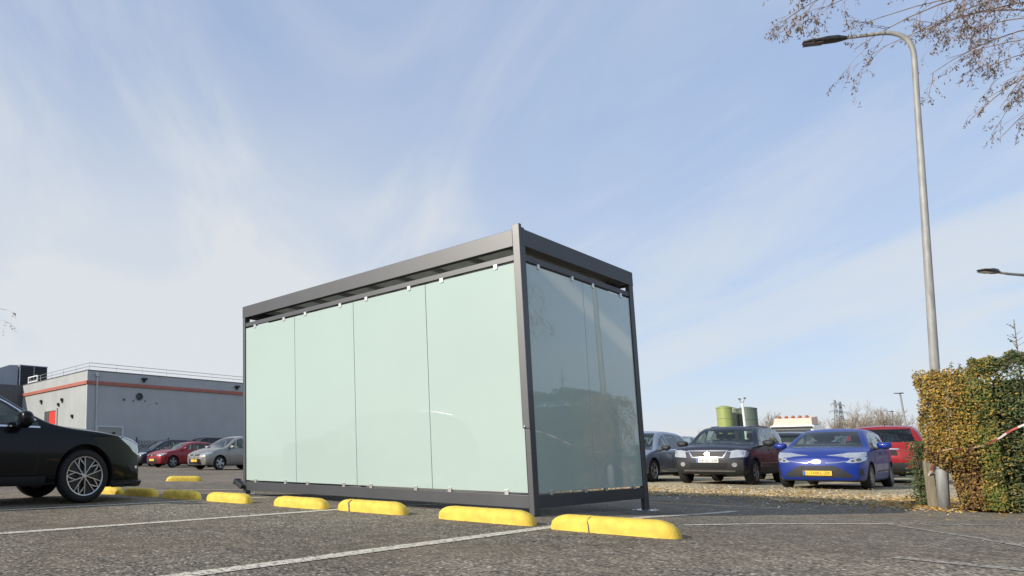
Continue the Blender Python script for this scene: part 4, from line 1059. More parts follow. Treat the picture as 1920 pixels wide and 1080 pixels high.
# ---------------------------------------------------------------- street lamps
def lamp(label, base, pts, rads, head, hl, group='street lamps', hs=1.):
    """pts: pole and arm in world coordinates; head: start, end of the lantern"""
    b = Vector(base); root = thing('street_lamp', label, 'street lamp', base, 0, group)
    q = MB(); q.tube([Vector(p)-b for p in pts], rads, 16); q.build('pole', MAT['galv_pole'], root, smooth=True)
    h0, h1 = Vector(head[0])-b, Vector(head[1])-b; d = (h1-h0).normalized(); sd = d.cross(Vector((0, 0, 1))).normalized(); up = sd.cross(d)
    q = MB(); prof = [(-.08, .035, .03, .03), (.0, .055, .05, .045), (.10, .095, .07, .055), (.26, .115, .065, .055), (.34, .115, .045, .05), (.40, .12, .03, .045), (hl-.1, .11, .022, .04), (hl-.02, .09, .018, .032), (hl, .06, .01, .02)]
    vs = []; n = 12
    for t, wd, u_, dn_ in prof:
        for k in range(n):
            a = 2*math.pi*k/n; c, s_ = math.cos(a), math.sin(a)
            vs.append(h0 + d*t*hs + sd*(math.copysign(abs(c)**.7, c)*wd*hs) + up*((abs(s_)**.7)*(u_ if s_ > 0 else -dn_)*hs))
    m = len(prof); q.add(vs, [(i*n+k, i*n+(k+1) % n, (i+1)*n+(k+1) % n, (i+1)*n+k) for i in range(m-1) for k in range(n)] + [tuple(range(n-1, -1, -1)), tuple((m-1)*n+k for k in range(n))])
    ho = q.build('lantern', MAT['lantern'], root, smooth=True)
    q = MB(); c = h0+d*(hl*.73)*hs - up*.053*hs; vs = [c+d*a*.16*hs+sd*e*.08*hs-up*f*.006 for f in (0, 1) for a, e in ((-1, -1), (1, -1), (1, 1), (-1, 1))]
    q.add(vs, [(0, 3, 2, 1), (4, 5, 6, 7), (0, 1, 5, 4), (1, 2, 6, 5), (2, 3, 7, 6), (3, 0, 4, 7)]); q.build('lens', MAT['lens'], ho)
    return root
MAT['galv_pole'] = M('galvanised pole', (.30, .30, .29), .6, .15, .22, 3, .1, 40, streak=(6, 6, 1.2))
MAT['lantern'] = M('dark grey lantern', (.035, .037, .036), .45, .2, .1, 6)
MAT['lens'] = M('lantern lens', (.16, .13, .12), .15, 0, .1, 20, coat=.5)
B = Vector((10.43, 9.68, -.16)); K1 = Vector((10.885, 9.68, 6.95))
pole = [B + (K1-B)*t for t in (0, .08, .085, .3, .6, .85, 1)]
A1 = Vector((10.21, 10.10, 7.53)); A0 = K1 + Vector((0, 0, .45)); bend = []
for i in range(1, 9):
    t = i/9; p0, p1, p2 = K1, A0+Vector((.01, 0, -.02)), A0 + (A1-A0)*.42
    bend.append(p0*(1-t)**2 + p1*2*t*(1-t) + p2*t*t)
pts = pole + bend + [A0+(A1-A0)*.42, A0+(A1-A0)*.7, A1]
rads = [.066, .064, .060, .053, .045, .037, .034] + [.033]*8 + [.032, .028, .025]
lamp('tall galvanised street lamp rising from the end of the beech hedge', B, pts, rads, (A1, A1+(Vector((9.80, 10.35, 7.62))-A1)), .66, hs=.78)
lamp('street lamp far right whose dark lantern reaches in from the right edge of the photo', (21.3, 16.6, -.16), [(21.3, 16.6, -.16), (21.3, 16.6, 2), (21.3, 16.6, 5.0), (21.25, 16.59, 5.2), (21.1, 16.56, 5.28), (20.0, 16.3, 5.27), (19.55, 16.15, 5.27)], [.08, .07, .05, .045, .04, .035, .03], ((19.5, 16.13, 5.27), (18.9, 15.98, 5.29)), .60)
lamp('small distant street lamp above the roof of the red car', (72.6, 70, -.16), [(72.6, 70, -.16), (72.45, 70, 4), (72.3, 70, 7.2), (72.25, 70, 7.3)], [.11, .09, .07, .06], ((72.6, 70, 7.35), (71.6, 70, 7.36)), 1.0)
lamp('tiny distant street lamp among the bare trees above the red car', (112.3, 110, -.16), [(112.3, 110, -.16), (112.1, 110, 5), (111.9, 110, 8.0), (111.7, 110, 8.05)], [.12, .1, .08, .07], ((112.1, 110, 8.1), (111., 110, 8.15)), 1.1)

# ---------------------------------------------------------------- hedge, post, tape, litter
LF = [leaf_mat('beech leaf gold', (.46, .30, .055)), leaf_mat('beech leaf orange', (.36, .20, .045)), leaf_mat('beech leaf brown', (.145, .082, .032)), leaf_mat('beech leaf olive', (.22, .19, .035)), leaf_mat('beech leaf green', (.10, .15, .03))]
LG = [leaf_mat('privet leaf green', (.085, .125, .035)), leaf_mat('privet leaf dark', (.045, .075, .025)), leaf_mat('privet leaf pale', (.17, .19, .075)), leaf_mat('privet leaf grey', (.20, .175, .085))]
MAT['twig'] = M('hedge twig', (.10, .07, .045), .8, 0, .3, 30)
MAT['bark'] = M('willow bark', (.24, .18, .13), .8, 0, .35, 8, .4, 40)
MAT['twig_willow'] = M('willow twig', (.27, .175, .115), .7, 0, .3, 12)
MAT['bark_grey'] = M('grey bark', (.16, .135, .11), .85, 0, .3, 4)

def leaf(mb, c, n, d, l, w, mi):
    n = n.normalized(); d = (d - n*d.dot(n)).normalized(); s = n.cross(d)
    mb.mi = mi; a, b = c-d*l*.5, c+d*l*.5; m = c - d*l*.05 - n*l*.06
    mb.add([a, m+s*w*.5, b, m-s*w*.5, c-d*l*.05+n*l*.05], [(0, 1, 4), (1, 2, 4), (2, 3, 4), (3, 0, 4)])
def rv(r): return Vector((r.gauss(0, 1), r.gauss(0, 1), r.gauss(0, 1))).normalized()

r_ = random.Random(21)
def lump(u, z, sd): return .05*math.sin(u*7.1+sd)+.045*math.sin(z*8.3+u*3+sd)+.03*math.sin(u*17+z*13+sd)
hr = thing('beech_hedge', 'golden orange autumn beech section at the near end of the clipped hedge', 'hedge', at(1.05, 14.6, -.16), TH)
b0 = (14.6, 1.05, -.16)            # local x = w, y = u
def beech_side(w, z):              # how far the end of the hedge reaches, by height and depth
    return 1.20 + (.27 if w < 14.25 else .19)*sstep((z-.34)/.28) + .03*math.sin(z*9+w*7)
mbh = MB(); cnt = 0
while cnt < 21000:
    z = r_.uniform(-.12, 1.90); w = r_.uniform(13.96, 15.5); u = r_.uniform(.72, 1.6)
    mode = r_.random()
    wf = 14.13 - .10*sstep((z-.35)/.2) + lump(u, z, 1)*1.0; ue = beech_side(w, z); zt = 1.80 + .26*(1.3-u) + lump(u*2, w, 2)*.8
    if mode < .58: w = wf + abs(r_.gauss(0, .055)); ue = beech_side(w, z); u = r_.uniform(.74, ue)
    elif mode < .80: u = ue - abs(r_.gauss(0, .05))
    else: z = zt - abs(r_.gauss(0, .05))
    if u > ue or z > zt or w < wf-.02: continue
    p = Vector((w, u, z)) - Vector(b0) + rv(r_)*.012
    nn = Vector((-.9 if mode < .58 else -.2, .25 if mode < .58 else .8, .3 if mode < .8 else .9)) + rv(r_)*.75
    t = r_.random(); gold = .35 + .9*sstep((z-.5)/.5) + .5*math.sin(u*6+z*3)*.4
    if w > 14.6 and z < .75: mi = 4
    elif z < .72 + .15*math.sin(u*9) and u > .95: mi = 2 if t < .62 else (1 if t < .8 else (3 if t < .93 else 0))  # shade put into leaf colour: browner low down, where the shelter's shadow falls short
    else:
        mi = 0 if t < .30*gold else (1 if t < .58 else (2 if t < .70 else (3 if t < .88 else 4)))
        if r_.random() < .75*sstep((1.12-u)/.3): mi = r_.choice((3, 4, 4))
    leaf(mbh, p, nn, Vector((0, r_.gauss(0, .7), -1 + r_.gauss(0, .5))), r_.uniform(.026, .048), r_.uniform(.018, .029), mi); cnt += 1
mbh.build('foliage', LF, hr)
q = MB()
for i in range(90):
    w = r_.uniform(14.2, 15.2); u = r_.uniform(.8, 1.22); p = Vector((w, u, -.16))-Vector(b0); pts = [p]
    for j in range(5): p = p + Vector((r_.gauss(0, .05), r_.gauss(0, .05), r_.uniform(.25, .42))); pts.append(p)
    q.tube(pts, [.009, .008, .007, .006, .004, .002], 5)
q.build('stems', MAT['twig'], hr)
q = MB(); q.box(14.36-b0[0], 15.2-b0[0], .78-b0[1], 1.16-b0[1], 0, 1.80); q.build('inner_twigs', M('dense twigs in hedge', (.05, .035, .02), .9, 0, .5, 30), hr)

hp = thing('privet_hedge', 'clipped dark green hedge running out of the photo at the right edge', 'hedge', at(.5, 14.5, -.16), TH)
b1 = (14.5, .5, -.16); mbp = MB()
def privet(n, u0, u1, size):
    for i in range(n):
        u = r_.uniform(u0, u1); z = r_.uniform(-.14, 2.12); mode = r_.random(); w = 14.10 + lump(u, z, 5) + .06*math.sin(u*3+z*2.)
        top_ = 2.00 + .06*math.sin(u*2.1) + lump(u*2, 1, 8)*.8 - .10*sstep((u-.5)/.4)
        if mode < .72: w += abs(r_.gauss(0, .07))
        else: z = top_-abs(r_.gauss(0, .06)); w = r_.uniform(w, 15.3)
        if z > top_: continue
        if u > .86+.05*math.sin(z*7)+.04*math.sin(z*17): continue
        p = Vector((w, u, z)) - Vector(b1); nn = Vector((-.8 if mode < .72 else -.1, 0, .35 if mode < .72 else 1)) + rv(r_)*.8
        t = r_.random(); f = .5+.5*math.sin(u*4+z*5+1.3*math.sin(z*3+u*2))
        mi = (5 if r_.random() < .75 else 6) if r_.random() < .42*sstep((u-.45)/.4) else 1 if t < .34 else (0 if t < .66 else (2 if t < .66+.26*f else 3))
        leaf(mbp, p, nn, rv(r_)+Vector((0, 0, .3)), size*r_.uniform(.75, 1.3), size*r_.uniform(.4, .6), mi)
privet(21000, -.75, .95, .044); privet(16000, -16, -.7, .085)
for i in range(44):                                  # untrimmed shoots above the top
    u = r_.uniform(-.6, 1.25) if i < 24 else r_.uniform(-15, -.6); w = r_.uniform(14.15, 15.1); z = 1.90+.1*sstep((1-u)/.6); hgt = r_.uniform(.05, .14)
    p = Vector((w, u, z))-Vector(b1); dr_ = Vector((r_.gauss(0, .35), r_.gauss(0, .35), 1)).normalized()
    mbp.mi = 4; mbp.tube([p, p+dr_*hgt], [.003, .0015], 4)
    for k in range(int(hgt*38)):
        c = p+dr_*hgt*(k+.5)/(hgt*38); leaf(mbp, c+rv(r_)*.02, rv(r_), rv(r_), .042, .02, r_.choice((0, 1, 3)))
mbp.build('foliage', LG+[MAT['twig'], LF[3], LF[0]], hp)
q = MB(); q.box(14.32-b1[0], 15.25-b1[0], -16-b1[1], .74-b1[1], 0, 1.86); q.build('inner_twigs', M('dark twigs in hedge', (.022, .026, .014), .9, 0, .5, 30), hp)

gs = thing('green_shrub', 'low green shrub tucked behind the wooden post at the hedge end', 'shrub', at(1.62, 15.05, -.16), TH)
q = MB()
for i in range(2400):
    z = r_.uniform(0, 1.02); p = Vector((r_.gauss(0, .16), r_.gauss(0, .075)*(1.1-.3*z), z)); leaf(q, p, rv(r_)+Vector((-.6, .2, .3)), rv(r_), r_.uniform(.03, .05), .022, r_.choice((0, 0, 1, 2)))
q.build('foliage', LG, gs)
q = MB()
for i in range(12): a = Vector((r_.gauss(0, .05), r_.gauss(0, .03), 0)); q.tube([a, a+Vector((r_.gauss(0, .08), r_.gauss(0, .05), .5)), a+Vector((r_.gauss(0, .15), r_.gauss(0, .08), .95))], [.008, .006, .003], 5)
q.build('stems', MAT['twig'], gs)

wp = thing('wooden_post', 'short weathered wooden post beside the foot of the street lamp', 'post', at(1.50, 14.52, -.16), TH+.2)
q = MB(); q.box(-.05, .05, -.05, .05, -.05, .72, bev=.008); q.build('shaft', M('weathered wood', (.23, .20, .14), .85, 0, .3, 6, .5, 40, streak=(8, 8, .8)), wp)
q = MB(); q.add([(-.055, -.055, .722), (.055, -.055, .722), (.055, .055, .722), (-.055, .055, .722), (0, 0, .77)], [(0, 1, 4), (1, 2, 4), (2, 3, 4), (3, 0, 4), (3, 2, 1, 0)]); q.build('cap', MAT['twig'], wp)

# barrier tape strung from the post round the hedge end and on along it
ctl = [Vector(p) for p in ((10.60, 10.02, .30), (10.49, 9.80, .50), (10.345, 9.58, .66), (10.36, 9.47, .725), (10.44, 9.33, .725), (10.52, 9.18, .765), (10.555, 9.0, .86), (10.53, 8.75, 1.0), (10.60, 8.35, 1.16), (10.9, 7.8, 1.28), (11.4, 7.0, 1.32), (12.2, 5.8, 1.20), (13.2, 4.5, 1.05), (14.5, 2.8, 1.15), (15.8, 1.1, 1.35))]
pts = []
for i in range(len(ctl)-1):
    p0, p1, p2, p3 = ctl[max(0, i-1)], ctl[i], ctl[i+1], ctl[min(len(ctl)-1, i+2)]; n = max(3, int((p2-p1).length/.03))
    for k in range(n):
        t = k/n; pts.append(.5*((2*p1)+(p2-p0)*t+(2*p0-5*p1+4*p2-p3)*t*t+(3*p1-p0-3*p2+p3)*t**3))
pts.append(ctl[-1]); q = MB(); vs = []; s = 0; acc = []
for i, p in enumerate(pts):
    d = (pts[min(i+1, len(pts)-1)]-pts[max(0, i-1)]).normalized(); sd = d.cross(Vector((0, 0, 1))).normalized(); up = sd.cross(d)
    if i: s += (p-pts[i-1]).length
    acc.append(s); a = R(25)+.5*math.sin(s*2.3)+.3*math.sin(s*7); wd = .0135*(.8+.2*math.sin(s*5))
    ax = up*math.cos(a)+sd*math.sin(a); nn = ax.cross(d)*.0012
    vs += [p-ax*wd+nn, p+ax*wd+nn, p+ax*wd-nn, p-ax*wd-nn]
for i in range(len(pts)-1):
    q.mi = int(acc[i]/.16) % 2
    q.add([], []); o = i*4
    for a, b in ((0, 1), (1, 2), (2, 3), (3, 0)): q.f.append([o+a, o+b, o+4+b, o+4+a]); q.m.append(q.mi)
q.v = [tuple(v) for v in vs]
bt = q.build('barrier_tape', [M('barrier tape white', (.66, .60, .57), .45, 0, .08, 20), M('barrier tape red', (.42, .10, .09), .45, 0, .15, 20)])
tag(bt, 'red and white barrier tape slung across the front of the hedge', 'barrier tape')

sg = thing('bare_sapling', 'thin bare sapling standing up out of the top of the green hedge', 'sapling', (11.0, 9.02, -.16))
q = MB(); q.tube([(0, 0, 0), (.01, 0, 1.2), (.03, 0, 2.1), (.045, 0, 2.70)], [.014, .012, .009, .004], 6); q.build('trunk', MAT['bark_grey'], sg)
q = MB()
for i in range(16):
    z = r_.uniform(2.02, 2.62); a = r_.uniform(0, 6.3); e = Vector((math.cos(a)*.07, math.sin(a)*.07, .05)); p = Vector((.03, 0, z)); q.mi = 0; q.tube([p, p+e*.6, p+e], [.004, .003, .0015], 4)
    if r_.random() < .6: leaf(q, p+e, rv(r_), rv(r_), .04, .022, 1)
q.build('crown', [MAT['bark_grey'], LG[1]], sg)

# fallen leaves on the gravel verge and a few blown over the asphalt
q = MB(); LL = [leaf_mat('fallen leaf straw', (.52, .40, .19)), leaf_mat('fallen leaf gold', (.55, .33, .07)), leaf_mat('fallen leaf brown', (.30, .18, .09)), leaf_mat('fallen leaf pale', (.60, .53, .38))]
for i in range(13000):
    if i < 11800: u = r_.uniform(-.5, 8.2); w = edge_w(u) - .25 + abs(r_.gauss(0, 2.0)) + (.6 if r_.random() < .3 else 0)*r_.random()
    elif i < 12500: u = r_.gauss(1.5, .35); w = r_.gauss(14.5, .35)
    else: u = r_.uniform(-3, 5); w = edge_w(u) - abs(r_.gauss(0, 1.2))
    if 13.95 < w < 15.3 and u < 1.2: continue
    z = ground_h(u, w)+.012+r_.random()*.03
    leaf(q, Vector((w, u, z)), Vector((r_.gauss(0, .45), r_.gauss(0, .45), 1)), Vector((r_.gauss(0, 1), r_.gauss(0, 1), 0)), r_.uniform(.035, .075), r_.uniform(.02, .045), 1 if u < 2.2 and r_.random() < .6 else r_.choice((0, 0, 3, 3, 2, 1)))
fl = q.build('fallen_leaves', LL); fl.rotation_euler = (0, 0, TH); fl['kind'] = 'stuff'
# loose chippings on the asphalt
q = MB(); SM = [M('pale chipping', (.38, .35, .30), .8, 0, .2, 50), M('dark chipping', (.07, .068, .065), .8, 0, .2, 50), M('tan chipping', (.36, .29, .20), .8, 0, .2, 50)]
for i in range(1500):
    Y = 2.2 + 9*r_.random()**1.8; X = r_.uniform(-1.2, 1.4)*Y; s = r_.uniform(.002, .006)
    u, w = -WY*X+WX*Y, WX*X+WY*Y
    z = ground_h(u, w)
    q.mi = r_.choice((0, 0, 1, 2)); o = Vector((X, Y, z+s*.4)); vs = [o+Vector((a*s*r_.uniform(.6, 1.2), b*s*r_.uniform(.6, 1.2), c*s*r_.uniform(.4, .8))) for a, b, c in ((1, 0, 0), (0, 1, 0), (-1, 0, 0), (0, -1, 0), (0, 0, 1), (0, 0, -1))]
    q.add(vs, [(0, 1, 4), (1, 2, 4), (2, 3, 4), (3, 0, 4), (1, 0, 5), (2, 1, 5), (3, 2, 5), (0, 3, 5)])
cp = q.build('loose_pebbles', SM); cp['kind'] = 'stuff'

# ---------------------------------------------------------------- trees
def bez(a, c, b, n): return [a*(1-t)**2 + c*2*t*(1-t) + b*t*t for t in [i/n for i in range(n+1)]]
def willow(name, label, base, fork_h, limbs, seed, lsize=.07, dens=1., scale=1.):
    r = random.Random(seed); root = thing(name, label, 'tree', base, 0); o = Vector(base)
    tr = MB(); br = MB(); cr = MB()
    tr.tube([(0, 0, -.1), (.05, 0, fork_h*.5), (0, .05, fork_h)], [.34*scale, .27*scale, .22*scale], 14)
    def twig(p, d, L, rad, lv):
        n = 6 if lv == 1 else 5; pts = [p]; d = d.normalized()
        for i in range(n):
            d = (d + Vector((r.gauss(0, .16), r.gauss(0, .16), r.gauss(0, .10) - (.12 if lv > 1 else .06)))).normalized(); pts.append(pts[-1]+d*L/n)
        cr.mi = 0; cr.tube(pts, [rad*(1-.75*i/n) for i in range(n+1)], 4, False)
        if lv < 3:
            for k in range(r.choice((3, 4, 5)) if lv == 1 else r.choice((1, 2, 3))):
                t = r.uniform(.25, 1.)*n; i = min(n-1, int(t)); q_ = pts[i].lerp(pts[i+1], t-i); dd = (pts[i+1]-pts[i]).normalized()
                twig(q_, dd + rv(r)*.65 + Vector((0, 0, -.1)), L*r.uniform(.40, .62), rad*.55, lv+1)
        if lv >= 2 and r.random() < .8:
            for k in range(int(r.uniform(2, 6)*dens)):
                t = r.uniform(.3, 1.)*n; i = min(n-1, int(t)); q_ = pts[i].lerp(pts[i+1], t-i)
                dd = Vector((r.gauss(0, .4), r.gauss(0, .4), -1)); leaf(cr, q_+dd*.03, rv(r), dd, lsize*r.uniform(.6, 1.2), lsize*.24, 1 if r.random() < .7 else 2)
    for st, fork, rad, ends in limbs:
        st, fork = Vector(st)-o, Vector(fork)-o; c = st.lerp(fork, .5)+Vector((0, 0, .35*(fork-st).length*.5))
        P_ = bez(st, c, fork, 8); tr.tube(P_, [rad*(1-.45*i/8) for i in range(9)], 9)
        for e in ends:
            e = Vector(e)-o; k = r.uniform(.55, 1.); s_ = P_[int(8*k)]; L = (e-s_).length
            c = s_.lerp(e, .5)+Vector((r.gauss(0, .1), r.gauss(0, .1), .22*L)); Q = bez(s_, c, e, 9); rr = .018*scale if rad < .1 else rad*.3
            cr.mi = 0; cr.tube(Q, [rr*(1-.85*i/9)+.002 for i in range(10)], 6, False)
            for j in range(int(5*L**.5*dens)):
                t = r.uniform(.22, 1.)*9; i = min(8, int(t)); p = Q[i].lerp(Q[i+1], t-i); dd = (Q[i+1]-Q[i]).normalized()
                twig(p, dd*1. + rv(r)*.55 + Vector((0, 0, -.05)), r.uniform(.35, .75), .0048, 1)
    tr.build('trunk', MAT['bark'], root, smooth=True); 
    cr.build('crown', [MAT['twig_willow'], leaf_mat('dry willow leaf', (.13, .085, .05)), leaf_mat('pale willow leaf', (.30, .22, .15))], root)
    return root
T0 = Vector((17.5, 7.8, 4.4)); rw = random.Random(5)
off = lambda c, n, s: [tuple(Vector(c)+Vector((rw.gauss(0, s), rw.gauss(0, s), rw.gauss(0, s*.6)))) for i in range(n)]
willow('willow_tree', 'almost leafless willow hanging in from the upper right corner over the street lamp', (17.5, 7.8, -.16), 4.5, [
    (T0, (15.9, 11.8, 9.0), .085, [(12.85, 11.2, 7.57), (13.93, 11.6, 6.9), (15.16, 12.2, 6.82), (13.53, 10.9, 7.53), (14.72, 12.3, 9.15), (14.09, 11.0, 6.98), (15.57, 11.8, 6.84), (17.0, 12.5, 8.26), (14.96, 11.5, 10.28), (15.39, 12.6, 10.83), (16.06, 11.2, 8.41), (14.01, 11.9, 8.33), (15.42, 12.6, 7.85), (13.2, 11.5, 8.7), (14.9, 11.9, 7.3), (13.4, 11.3, 9.3), (15.6, 12.1, 7.2)]),
    (T0+Vector((-.2, -.1, .2)), (12.5, 10.5, 9.1), .065, [(8.75, 9.6, 7.45), (9.77, 10.0, 7.97), (10.17, 9.9, 7.2), (11.72, 10.9, 7.91), (9.9, 10.4, 8.85), (10.41, 9.8, 8.66), (11.39, 10.2, 7.62), (12.29, 10.4, 8.05), (11.13, 11.0, 8.27)]),
    (T0, (19.0, 7.0, 10.), .14, off((20.5, 6.5, 11.), 7, 1.4)), (T0, (20.5, 6.5, 7.8), .12, off((22.5, 6, 8.5), 7, 1.3)), (T0, (15.2, 8.3, 6.6), .08, [(12.5, 8.9, 4.5), (13, 9.05, 4.0), (13.5, 8.8, 5.0), (12.4, 8.6, 5.2), (14, 9.2, 4.3), (12.9, 8.5, 4.6), (13.6, 8.9, 3.8), (12.6, 8.8, 3.9)])], 11)
willow('bare_tree', 'bare tree whose twig tips just enter the photo at the left edge', (-13.4, 25.4, 0), 3.0, [
    ((-13.4, 25.4, 2.9), (-11.4, 25.3, 6.2), .10, [(-8.72, 25, 6.30), (-9.05, 25.4, 5.2), (-8.85, 24.6, 5.8), (-9.61, 25, 6.75), (-10.58, 26, 5.67)]),
    ((-13.4, 25.4, 2.9), (-13.8, 25.2, 7.2), .11, [(-14.5, 25, 8.4), (-13, 24, 8.6), (-12.6, 26.4, 8.1)]), ((-13.4, 25.4, 2.9), (-15.5, 25.9, 6.2), .10, [(-17.4, 25, 6.2), (-17, 26.8, 6.9), (-16, 24.2, 5.6)])], 12, .10, .55, .7)

def bare(seed, H, spread):
    r = random.Random(seed); tr = MB(); cr = MB()
    tr.tube([(0, 0, 0), (r.gauss(0, .1), r.gauss(0, .1), H*.2), (r.gauss(0, .2), r.gauss(0, .2), H*.42)], [.22, .17, .12], 8)
    def grow(p, d, L, rad, lv):
        pts = [p]; d = d.normalized()
        for i in range(4): d = (d+rv(r)*.17+Vector((0, 0, .10))).normalized(); pts.append(pts[-1]+d*L/4)
        (tr if lv == 0 else cr).tube(pts, [max(.012, rad*(1-.2*i)) for i in range(5)], 5 if lv == 0 else 3, False)
        if lv < 3:
            for k in range((6, 5, 4)[lv]):
                t = r.uniform(.2, 1.)*4; i = min(3, int(t)); grow(pts[i].lerp(pts[i+1], t-i), (pts[i+1]-pts[i]).normalized()+rv(r)*.62, L*r.uniform(.4, .62), rad*.5, lv+1)
    for k in range(8):
        a = r.uniform(0, 6.3); z = H*r.uniform(.14, .42); grow(Vector((0, 0, z)), Vector((math.cos(a)*spread, math.sin(a)*spread, 1)), H*r.uniform(.36, .55), .09, 0)
    return tr, cr
protos = []
MAT['far_twig'] = M('far bare twigs', (.26, .215, .165), .9, 0, .2, 2)
def put_bare(k, X, Y, s, label, rz):
    root = thing('bare_tree', label, 'tree', (X, Y, -.16), rz, 'bare trees on the horizon'); root.scale = (s, s, s)
    if k >= len(protos):
        t_, c_ = bare(40+k, 9.0, .55 if k < 3 else .9); a = t_.build('trunk', MAT['far_twig'], root); b = c_.build('crown', MAT['far_twig'], root); protos.append((a.data, b.data))
    else:
        for nm, d in zip(('trunk', 'crown'), protos[k]): o = bpy.data.objects.new(nm, d); COL.objects.link(o); o.parent = root
row = [(1532, .72, 'small bare tree just right of the white lorry on the horizon'), (1553, .80, 'bare tree left of the left hand pylon'), (1590, .92, 'bare tree just right of the pylon pair'), (1606, .98, 'second bare tree right of the pylons'), (1622, .9, 'third bare tree right of the pylons, above the dark estate roof'),
       (1640, 1.02, 'bare tree above the left end of the red car roof'), (1655, 1.04, 'tall bare tree above the antenna of the red car'), (1670, .98, 'bare tree behind the tiny distant lamp'), (1684, .86, 'bare tree just left of the small distant street lamp'), (1702, .78, 'last bare tree of the row, before the hedge')]
for i, (px, s, lb) in enumerate(row):
    Y = 120 + 6*math.sin(i*2.1); put_bare(i % 3, (px-430)/1223*Y*.996, Y, s, lb, i*1.3)
for px, Y, s, lb in ((1440, 92, .80, 'broad bare tree right of the green silo'), (1420, 96, .72, 'bare tree partly behind the dark green silo'), (1460, 98, .74, 'bare tree just left of the white lorry'), (1322, 140, .62, 'faint bare tree left of the lime green silo')):
    put_bare(3 if px != 1322 else 0, (px-430)/1223*Y*.996, Y, s, lb, px*.7)
q = MB(); rs = random.Random(3)
for i in range(17000):
    X = rs.uniform(70, 190); Y = 150+rs.gauss(0, 4); hh = 3.1+1.3*math.sin(X*.23)+.9*math.sin(X*.61+1)
    if i > 9000: t_ = rs.random(); X = 74+8*t_+rs.gauss(0, 1.); Y = 51-17*t_; hh = 10.5+1.5*math.sin(t_*30)
    z = rs.random()**.8*hh; c = Vector((X, Y, z-.1)); leaf(q, c, rv(rs)+Vector((0, -1, .3)), rv(rs), rs.uniform(.5, 1.1), rs.uniform(.3, .6), rs.choice((0, 0, 1, 2)))
fw = q.build('far_woods', [leaf_mat('far scrub brown', (.20, .155, .085)), leaf_mat('far scrub green', (.11, .13, .06)), leaf_mat('far scrub tan', (.30, .24, .15))]); fw['kind'] = 'stuff'

# ---------------------------------------------------------------- silos, pylons, lorry
def silo(label, X, Y, rad, H, mat):
    root = thing('silo', label, 'silo', (X, Y, -.16), 0, 'storage silos on the horizon')
    q = MB(); q.lathe([(0, 0), (rad, 0), (rad, H)], 28, Matrix.Rotation(R(90), 4, 'X')); q.build('tank', mat, root, smooth=False)
    q = MB(); q.lathe([(rad+.04, H), (rad+.04, H+.12), (rad*.5, H+.28), (0, H+.35)], 28, Matrix.Rotation(R(90), 4, 'X')); q.build('lid', mat, root)
    q = MB()
    for k in range(3): q.lathe([(rad+.002, H*(.3+.25*k)), (rad+.04, H*(.3+.25*k)+.05), (rad+.002, H*(.3+.25*k)+.1)], 28, Matrix.Rotation(R(90), 4, 'X'))
    q.build('hoop', mat, root)
    return root
def ribbed(name, col): return M(name, col, .5, .1, .10, 1.5, streak=(3, 3, .1))
silo('lime green silo, leftmost of the tanks above the off-roader', 60.75, 80, .78, 6.6, ribbed('lime silo paint', (.30, .36, .12)))
silo('narrow grey green silo squeezed between the lime silo and the white mast', 62.75, 81.2, .50, 6.5, ribbed('grey silo paint', (.27, .29, .22)))
silo('wide dark green silo at the right of the tanks', 63.9, 80.5, 1.02, 6.5, ribbed('dark silo paint', (.11, .15, .12)))
ms = thing('white_mast', 'white mast standing in front of the dark green silo', 'mast', (60.85, 77, -.16))
q = MB(); q.tube([(0, 0, 0), (-.15, 0, 7.0)], [.16, .11], 8); q.tube([(-.15, 0, 7.0), (-.35, 0, 7.7)], .05, 6); q.build('pole', M('white mast paint', (.75, .75, .72), .5), ms)
for x, z in ((-.45, 7.5), (.2, 7.6)):
    q = MB(); q.box(x-.09, x+.09, -.1, .1, z-.07, z+.07, bev=.03); q.tube([(x, 0, z-.1), (-.17, 0, 6.9)], .025, 5); q.build('floodlight', MAT['lantern'], ms)

def pylon(label, X, Y, H):
    root = thing('pylon', label, 'pylon', (X, Y, -.16), 0, 'power pylons on the horizon'); q = MB()
    wd = lambda z: 2.6*(1-z/H)**1.1+.55
    lv = [0, .16, .30, .43, .55, .66, .76, .85, .93, 1]
    for a, b in zip(lv, lv[1:]):
        w0, w1 = wd(a*H), wd(b*H); c0 = [(s*w0/2, t*w0/2, a*H) for s, t in ((-1, -1), (1, -1), (1, 1), (-1, 1))]; c1 = [(s*w1/2, t*w1/2, b*H) for s, t in ((-1, -1), (1, -1), (1, 1), (-1, 1))]
        for i in range(4): q.tube([c0[i], c1[i]], .17, 4); q.tube([c0[i], c1[(i+1) % 4]], .09, 3); q.tube([c0[(i+1) % 4], c1[i]], .09, 3)
    q.build('tower', MAT['pylon'], root); q = MB()
    for z, l in ((H*.66, 3.2), (H*.80, 3.8), (H*.93, 2.6)):
        for s in (-1, 1): q.tube([(0, 0, z+1.), (s*l, 0, z)], .13, 4); q.tube([(0, 0, z-.2), (s*l, 0, z)], .13, 4); q.tube([(s*l, 0, z), (s*l, 0, z-1.6)], .12, 4)
    q.build('cross_arm', MAT['pylon'], root)
MAT['pylon'] = M('pylon steel', (.30, .32, .33), .6, .4, .1, 1)
pylon('left one of two power pylons standing beyond the bare trees', 372.3, 400, 35); pylon('right one of two power pylons standing beyond the bare trees', 377.2, 402, 34.2)

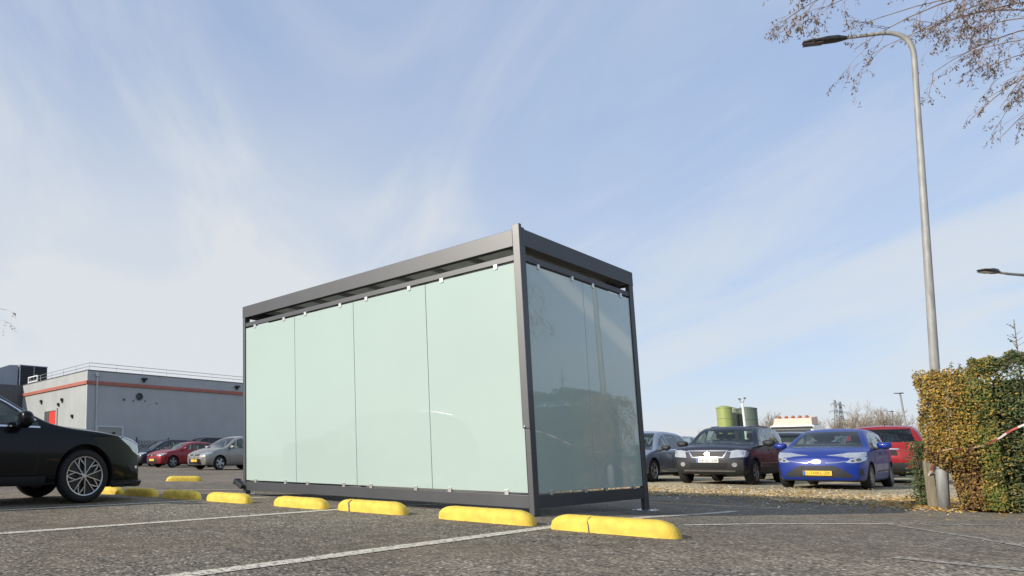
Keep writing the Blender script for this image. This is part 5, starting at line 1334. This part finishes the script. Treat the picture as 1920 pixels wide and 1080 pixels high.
MAT['beacon'] = M('amber beacon', (.34, .10, .035), .3, 0, .1, 10)
lo = thing('white_lorry', 'white lorry with orange beacon lights on its roof, behind the parked cars', 'lorry', at(12.4, 59.8, -.16), TH+math.pi)
white = P['white']
q = MB(); q.box(-1.0, 1.0, -1.22, 1.22, .55, 2.95, bev=.16); q.build('cab', white, lo)
q = MB(); q.box(1.005, 1.03, -1.02, 1.02, 1.62, 2.62, bev=.012); q.build('windscreen', M('dark lorry glass', (.03, .04, .045), .08, 0, .05, 5, coat=1), lo)
q = MB(); q.box(.55, 1.16, -1.12, 1.12, 2.70, 2.82, bev=.03); q.build('sun_visor', MAT['plastic'], lo)
q = MB(); q.add([(.7, -1.05, 2.96), (.7, 1.05, 2.96), (-.9, 1.1, 2.96), (-.9, -1.1, 2.96), (.45, -1.0, 3.42), (.45, 1.0, 3.42), (-.85, 1.08, 3.55), (-.85, -1.08, 3.55)], [(3, 2, 1, 0), (4, 5, 6, 7), (0, 1, 5, 4), (1, 2, 6, 5), (2, 3, 7, 6), (3, 0, 4, 7)]); q.build('roof_fairing', M('peach fairing paint', (.70, .48, .38), .5), lo)
for y in (-.75, -.37, 0, .37, .75):
    q = MB(); q.lathe([(0, 0), (.10, 0), (.10, .10), (.05, .16), (0, .17)], 12, Matrix.Translation((.3, y, 3.45)) @ Matrix.Rotation(R(90), 4, 'X')); q.build('beacon', MAT['beacon'], lo, smooth=True)
q = MB(); q.box(-7.5, -1.1, -1.25, 1.25, 1.0, 1.9, bev=.05); q.build('load_box', white, lo)
for y in (-1, 1):
    q = MB(); q.tube([(.95, y*1.2, 2.5), (1.05, y*1.42, 2.45)], .03, 6); q.box(1.0, 1.12, y*1.42-.09, y*1.42+.09, 1.85, 2.45, bev=.03); q.build('mirror', MAT['plastic'], lo)
    for x in (.2, -4.9, -6.1):
        t_, r2_ = wheel_meshes(.48, .28, .30, 'seven'); a_ = t_.build('wheel', MAT['tyre'], lo); b_ = r2_.build('rim', [MAT['rim_grey'], MAT['rim_dark']], a_); a_.location = (x, y*1.05, .48); a_.rotation_euler = (0, 0, 0 if y > 0 else math.pi)
q = MB(); q.box(-7.4, .9, -.45, .45, .55, .98); q.build('chassis', MAT['plastic'], lo)
